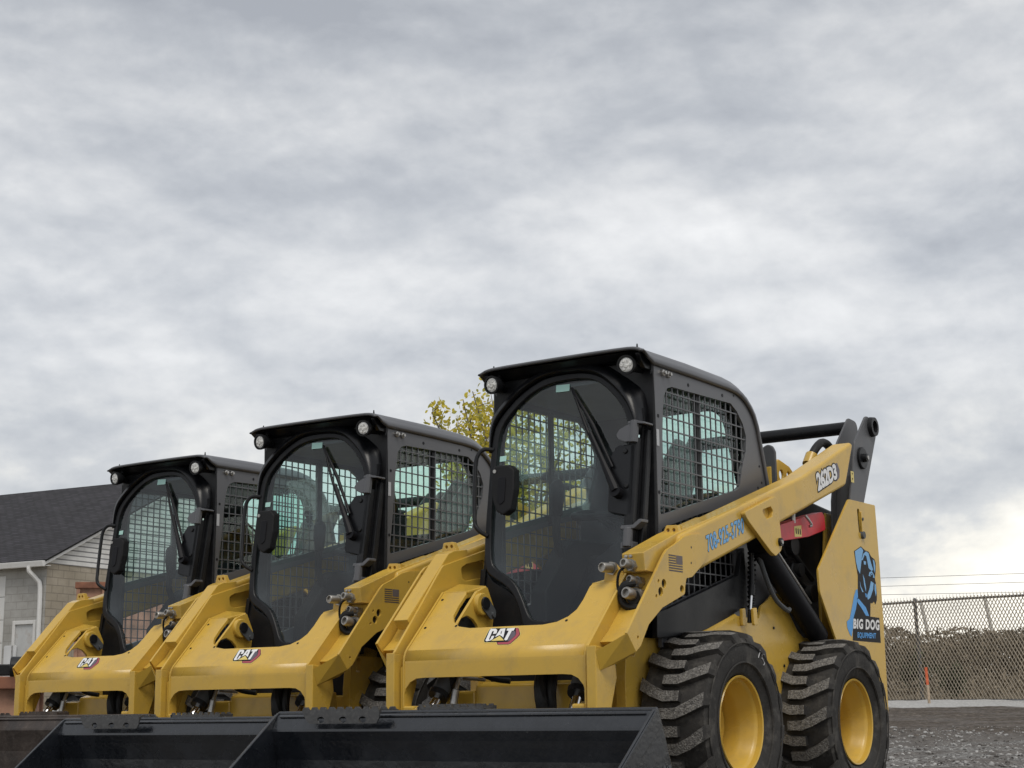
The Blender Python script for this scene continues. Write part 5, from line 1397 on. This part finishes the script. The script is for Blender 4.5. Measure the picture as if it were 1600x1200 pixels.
# ------------------------------------------------------------------ young tree behind the loaders
def leaf_mat(name, base, var):
    m = mat(name, base, .6, var=var, vscale=7)
    nt = m.node_tree; N = nt.nodes; L = nt.links; b = N['Principled BSDF']; t = N.new('ShaderNodeBsdfTranslucent')
    L.new(b.inputs['Base Color'].links[0].from_socket, t.inputs['Color']); x = N.new('ShaderNodeMixShader'); x.inputs[0].default_value = .45
    L.new(b.outputs[0], x.inputs[1]); L.new(t.outputs[0], x.inputs[2]); L.new(x.outputs[0], N['Material Output'].inputs['Surface'])
    return m
LEAFA = leaf_mat('yellow_green_leaf', (.64, .54, .075), .3)
LEAFB = leaf_mat('olive_leaf', (.40, .38, .075), .3)
BARK = mat('grey_bark', (.16, .14, .12), .85, var=.3, vscale=12)
def young_tree(x, y):
    z0 = ground_z(x, y); t = empty('maple_tree', (x, y, z0))
    tag(t, 'young tree with yellow green autumn leaves rising behind the middle loader', 'tree')
    rg = random.Random(11)
    def P(px, py, dy=0): q = at(px, py + 14, y + dy); return q - Vector((x, y, z0))
    fork = P(806, 905)
    bm = bmesh.new()
    merge(bm, tube([(0, 0, -.1), (.02, 0, .6), (fork.x * .6, 0, fork.z * .6), fork], .1, 10, radii=[.13, .10, .085, .075]))
    ends = [((672, 632), 0, 1.0), ((686, 668), .5, .8), ((690, 700), .4, .7), ((722, 612), -.4, 1.0), ((737, 598), .3, 1.0), ((752, 616), .7, 1.0), ((712, 655), .5, .8), ((770, 625), -.6, 1), ((800, 600), .6, 1), ((830, 622), -.4, 1), ((860, 640), .5, 1),
            ((890, 650), -.5, 1), ((915, 690), .3, 1), ((940, 720), .0, .8), ((770, 690), .9, .9), ((810, 700), -1., .9), ((850, 720), 1., .9), ((885, 740), -.9, .9), ((920, 770), .5, .8), ((730, 700), -.6, .8), ((755, 760), .5, .8), ((800, 780), .9, .8), ((850, 790), -.8, .8), ((700, 720), -.3, .6), ((760, 655), .3, .9)]
    pts = []
    for (q, dy, wgt) in ends:
        e = P(q[0], q[1], dy * 1.3); a = fork + Vector((0, 0, -.25 * rg.random()))
        mid = a.lerp(e, .5) + Vector(((rg.random() - .5) * .25, (rg.random() - .5) * .3, .10 - abs(e.x - a.x) * .10))
        path = bez([a, a.lerp(mid, .5) + Vector((0, 0, .05)), mid, mid.lerp(e, .6), e], 4)
        n = len(path); merge(bm, tube(path, .02, 6, radii=[.034 * (1 - k / n) + .006 for k in range(n)]))
        pts.append((path, wgt))
    tw = []
    for path, wgt in pts:
        for k in range(9):
            i = int(len(path) * (.38 + .6 * rg.random())); i = min(i, len(path) - 1)
            p = path[i]; d = Vector((rg.gauss(0, 1), rg.gauss(0, 1), rg.gauss(.6, .7))).normalized() * (.25 + .3 * rg.random())
            merge(bm, tube([p, p + d * .5 + Vector((0, 0, .03)), p + d], .006, 4, radii=[.009, .006, .003])); tw.append((p, d, wgt))
    finish('trunk', bm, BARK, t, smooth=True)
    bm = bmesh.new()
    def leaf(c, s):
        n = Vector((rg.gauss(0, 1), rg.gauss(0, 1), rg.gauss(0, .9))).normalized(); a = n.orthogonal().normalized(); a = Matrix.Rotation(rg.random() * 6.28, 3, n) @ a; b = n.cross(a)
        v = [bm.verts.new(c + a * s * u + b * s * w + n * s * .18 * abs(w)) for u, w in ((-.9, 0), (-.3, .55), (.35, .5), (1, 0), (.35, -.5), (-.3, -.55))]
        f = bm.faces.new(v); f.material_index = int(rg.random() < .32)
    for p, d, wgt in tw:
        for _ in range(int(21 * wgt)):
            c = p + d * (.15 + rg.random() * .95) + Vector((rg.gauss(0, .075), rg.gauss(0, .075), rg.gauss(0, .075)))
            leaf(c, .034 + .024 * rg.random())
    for path, wgt in pts:
        for _ in range(int(75 * wgt)):
            c = path[-1].lerp(path[int(len(path) * .6)], rg.random()) + Vector((rg.gauss(0, .09), rg.gauss(0, .09), rg.gauss(0, .10)))
            leaf(c, .034 + .024 * rg.random())
    finish('crown', bm, [LEAFA, LEAFB], t)
young_tree(.05, 26.0)

# ------------------------------------------------------------------ chain link fence, stake, treeline, wires
GALV = mat('galvanised_wire', (.28, .24, .185), .5, metal=.3, var=.2, vscale=2)
GALVD = mat('weathered_post', (.14, .14, .145), .55, metal=.3, var=.2, vscale=5)
def fence():
    a = Vector((7.07, 30.5, 0)); b = Vector((8.98, 28.1, 0)); d = (b - a).normalized()
    A = a - d * 7.5; Ln = 22.0
    f = empty('chain_link_fence', (A.x, A.y, 0), math.atan2(d.y, d.x))
    tag(f, 'chain link fence with dark posts and top rail along the far side of the lot', 'fence')
    hz = lambda u: ground_z(*(A + d * u).xy)
    zb = lambda u: .46 + 15.0 / 2502 * 29.3 + (ground_z(*(A + d * u).xy) - ground_z(*(A + d * 8.5).xy)) * .6 - .02
    H_ = 1.83
    bm = bmesh.new(); pitch = .074; w = .0085
    k = 0
    u = -H_
    while u < Ln:
        for sgn in (1, -1):
            # a wire climbing at about 58 degrees over the full height
            run = H_ / 1.62
            u0, u1 = (u, u + run) if sgn > 0 else (u + run, u)
            s0, s1 = 0.0, 1.0
            lo, hi = min(u0, u1), max(u0, u1)
            if hi <= 0 or lo >= Ln: continue
            def cl(uu): return max(0.0, min(1.0, (uu - u0) / (u1 - u0)))
            sa, sb = sorted((cl(0.0), cl(Ln))) if (lo < 0 or hi > Ln) else (0.0, 1.0)
            if lo >= 0 and hi <= Ln: sa, sb = 0.0, 1.0
            elif lo < 0: sa, sb = (cl(0.0), 1.0) if sgn > 0 else (0.0, cl(0.0))
            else: sa, sb = (0.0, cl(Ln)) if sgn > 0 else (cl(Ln), 1.0)
            p = [(u0 + (u1 - u0) * q, (.004 * sgn), zb(u0 + (u1 - u0) * q) + .03 + H_ * q) for q in (sa, sb)]
            dirv = Vector(p[1]) - Vector(p[0])
            if dirv.length < .05: continue
            dirv.normalize(); nn = Vector((-dirv.z, 0, dirv.x))
            vs = []
            for q in p:
                q = Vector(q); vs.append([bm.verts.new(q + nn * w * x1 + Vector((0, w * x2, 0))) for x1, x2 in ((1, 0), (0, .8), (-1, 0), (0, -.8))])
            for i in range(4): bm.faces.new((vs[0][i], vs[0][(i + 1) % 4], vs[1][(i + 1) % 4], vs[1][i]))
        # twisted ends above the rail
        if 0 < u < Ln:
            z = zb(u) + .03 + H_
            vs = [bm.verts.new(q) for q in ((u - .004, 0, z), (u + .004, 0, z), (u + .004, 0, z + .05), (u - .003, 0, z + .05))]; bm.faces.new(vs)
        u += pitch
    finish('wire_mesh', bm, GALV, f)
    bm = tube([(u, .03, zb(u) + H_ - .01) for u in [Ln * i / 12 for i in range(13)]], .022, 10)
    finish('top_rail', bm, GALVD, f, smooth=True)
    bm = tube([(u, .03, zb(u) + .03) for u in [Ln * i / 24 for i in range(25)]], .008, 6)
    finish('tension_wire', bm, GALVD, f, smooth=True)
    u0 = 7.5 + .60
    for k in (-3, -2, -1, 0, 1, 2, 3, 4):
        u = u0 + k * 3.1
        if not 0 < u < Ln: continue
        bm = bmesh.new(); merge(bm, cyl((u + .02, .06, zb(u) - .3), (u - .03, .06, zb(u) + H_ + .02), .033, n=14)); merge(bm, lathe([(0, .04), (.03, .035), (.05, .001)], 14, 'z', (u - .03, .06, zb(u) + H_ + .02)))
        finish('fence_post', bm, GALVD, f, smooth=True, angle=40)
fence()
# survey stake
p = at(1434.5, 1096, 27.8); zt = at(1432, 1045, 27.8)
o = empty('marker_stake', (p.x, p.y, p.z - .05)); tag(o, 'thin wooden stake with orange painted top standing before the fence', 'stake')
h = zt.z - p.z + .05; lx = zt.x - p.x
bm = bmesh.new(); merge(bm, tube([(0, 0, -.15), (lx * .55, 0, h * .52)], .026, 4)); finish('bare_wood', bm, mat('pale_wood', (.42, .33, .24), .8, var=.2, vscale=20), o)
bm = bmesh.new(); merge(bm, tube([(lx * .55, 0, h * .52), (lx, 0, h)], .027, 4)); finish('orange_tip', bm, mat('orange_marker', (.62, .13, .05), .6, var=.2, vscale=20), o)

# dry brush beyond the fence, one brown mass
def thicket(name, x0, x1, y0, depth, hfun, n, smin, smax, mats, label, seed):
    rg = random.Random(seed); bm = bmesh.new()
    for _ in range(n):
        x = x0 + (x1 - x0) * rg.random(); y = y0 + depth * rg.random()
        g_ = ground_z(x, y); hm = hfun(x, y); z = g_ + hm * rg.random() ** .8
        s = smin + (smax - smin) * rg.random()
        nrm = Vector((rg.gauss(0, 1), rg.gauss(-.3, 1), rg.gauss(.2, .8))).normalized(); a = nrm.orthogonal().normalized(); a = Matrix.Rotation(rg.random() * 6.28, 3, nrm) @ a; b = nrm.cross(a)
        c = Vector((x, y, z)); vs = [bm.verts.new(c + a * s * u + b * s * w) for u, w in ((-1, .1), (-.2, .5), (1, .15), (.3, -.45))]
        f = bm.faces.new(vs); f.material_index = rg.randrange(len(mats))
    o = finish(name, bm, mats); tag(o, label, kind='stuff'); return o
BR = [mat('dry_brush_brown', (.155, .124, .086), .9, var=.3, vscale=1), mat('dry_brush_olive', (.135, .112, .075), .9, var=.3, vscale=1), mat('dry_brush_tan', (.185, .15, .104), .9, var=.3, vscale=1)]
def brush_h(x, y):
    v = Vector((x * .28, y * .2, 3)); return 2.35 + .75 * noise.noise(v) + .35 * noise.noise(v * 3.3) + .2 * noise.noise(v * 9)
thicket('brush', -4, 30, 58, 5, brush_h, 95000, .05, .125, BR, 'brown dry brush growing beyond the chain link fence', 5)
thicket('weeds', 4.6, 13, 31, 8, lambda x, y: .35 + .5 * max(0, noise.noise(Vector((x * .9, y * .9, 0)))), 3500, .03, .09, BR, 'dry weeds along the foot of the fence', 6)
def weed(px, ht, y, rz, label):
    p = at(px, 1092, y); z = ground_z(p.x, y); o = empty('weed_stalk', (p.x, y, z), rz); tag(o, label, 'weed')
    rg = random.Random(int(px)); bm = bmesh.new(); lv = bmesh.new()
    for k in range(7):
        e = Vector((rg.gauss(0, .22), rg.gauss(0, .2), ht * (.6 + .4 * rg.random())))
        merge(bm, tube(bez([(0, 0, 0), e * .5 + Vector((0, 0, .1)), e], 4), .008, 5))
        for j in range(60):
            c = e * (.35 + .65 * rg.random()) + Vector((rg.gauss(0, .06), rg.gauss(0, .06), rg.gauss(0, .06))); n_ = Vector((rg.gauss(0, 1), rg.gauss(0, 1), rg.gauss(0, 1))).normalized(); a = n_.orthogonal() * .05; b = n_.cross(a) * .5
            lv.faces.new([lv.verts.new(c + q) for q in (-a, b, a, -b)])
    finish('stalk', bm, BR[1], o); finish('foliage', lv, mat('weed_green', (.055, .062, .028), .8, var=.3, vscale=5), o)
weed(1413, .95, 32.5, 0, 'dark green weed standing behind the fence beside its first dark post')
weed(1478, .75, 31.0, 1, 'dry bent weed behind the fence right of the orange stake')
# pale posts out beyond the fence
for px0, py0, px1, py1, lab in ((1440, 1002, 1431, 948, 'pale leaning post beyond the fence, just right of the dark fence post'), (1538, 992, 1530, 938, 'pale leaning post beyond the fence, the one farther right')):
    a = at(px0, py0, 67); b = at(px1, py1, 67); d = (b - a); g_ = ground_z(a.x, 67); k = (g_ - .2 - a.z) / d.z; a0 = a + d * k
    o = empty('marker_post', a0); tag(o, lab, 'post', 'pale posts beyond the fence')
    L_ = b - a0
    bm = tube([(0, 0, 0), L_ * .5, L_], .075, 12); finish('post_tube', bm, mat('pale_post', (.62, .60, .55), .6, var=.1, vscale=3), o, smooth=True, angle=40)
    bm = lathe([(0, .07), (.05, .07), (.09, .001)], 12, 'z', tuple(L_)); finish('post_cap', bm, WTRIM, o, smooth=True)
# overhead wires
CABLE = mat('cable', (.16, .16, .17), .6)
for k, (ya, yb) in enumerate(((908, 901), (921, 914.5), (934, 930))):
    a = at(1380, ya, 74); b = at(1600, yb, 70); d = (b - a); P0 = a - d * 18; P1 = b + d * 9
    pts = []
    for i in range(40):
        q = P0.lerp(P1, i / 39); pts.append(q)
    bm = tube(pts, .011, 5); o = finish('overhead_cable', bm, CABLE, smooth=True)
    tag(o, ('highest', 'middle', 'lowest')[k] + ' of three thin overhead cables crossing the sky above the fence', 'cable', 'overhead cables above the fence')

# ------------------------------------------------------------------ camera
cam = bpy.data.cameras.new('camera'); cam.sensor_width = 36; cam.lens = 2502 / 1600 * 36; cam.clip_start = .05; cam.clip_end = 3000
co = bpy.data.objects.new('camera', cam); COL.objects.link(co); co.location = (0, 0, .46)
co.rotation_euler = (Matrix.Rotation(R(90 + 11.66), 3, 'X') @ Matrix.Rotation(R(-.59), 3, 'Z')).to_euler()
scene.camera = co
scene.render.resolution_x = 1024; scene.render.resolution_y = 768
scene.view_settings.view_transform = 'Standard'; scene.view_settings.look = 'None'; scene.view_settings.exposure = 0.42; scene.view_settings.gamma = 1
scene.cycles.max_bounces = 10; scene.cycles.transparent_max_bounces = 16; scene.cycles.glossy_bounces = 5; scene.cycles.diffuse_bounces = 4
scene.cycles.use_denoising = True
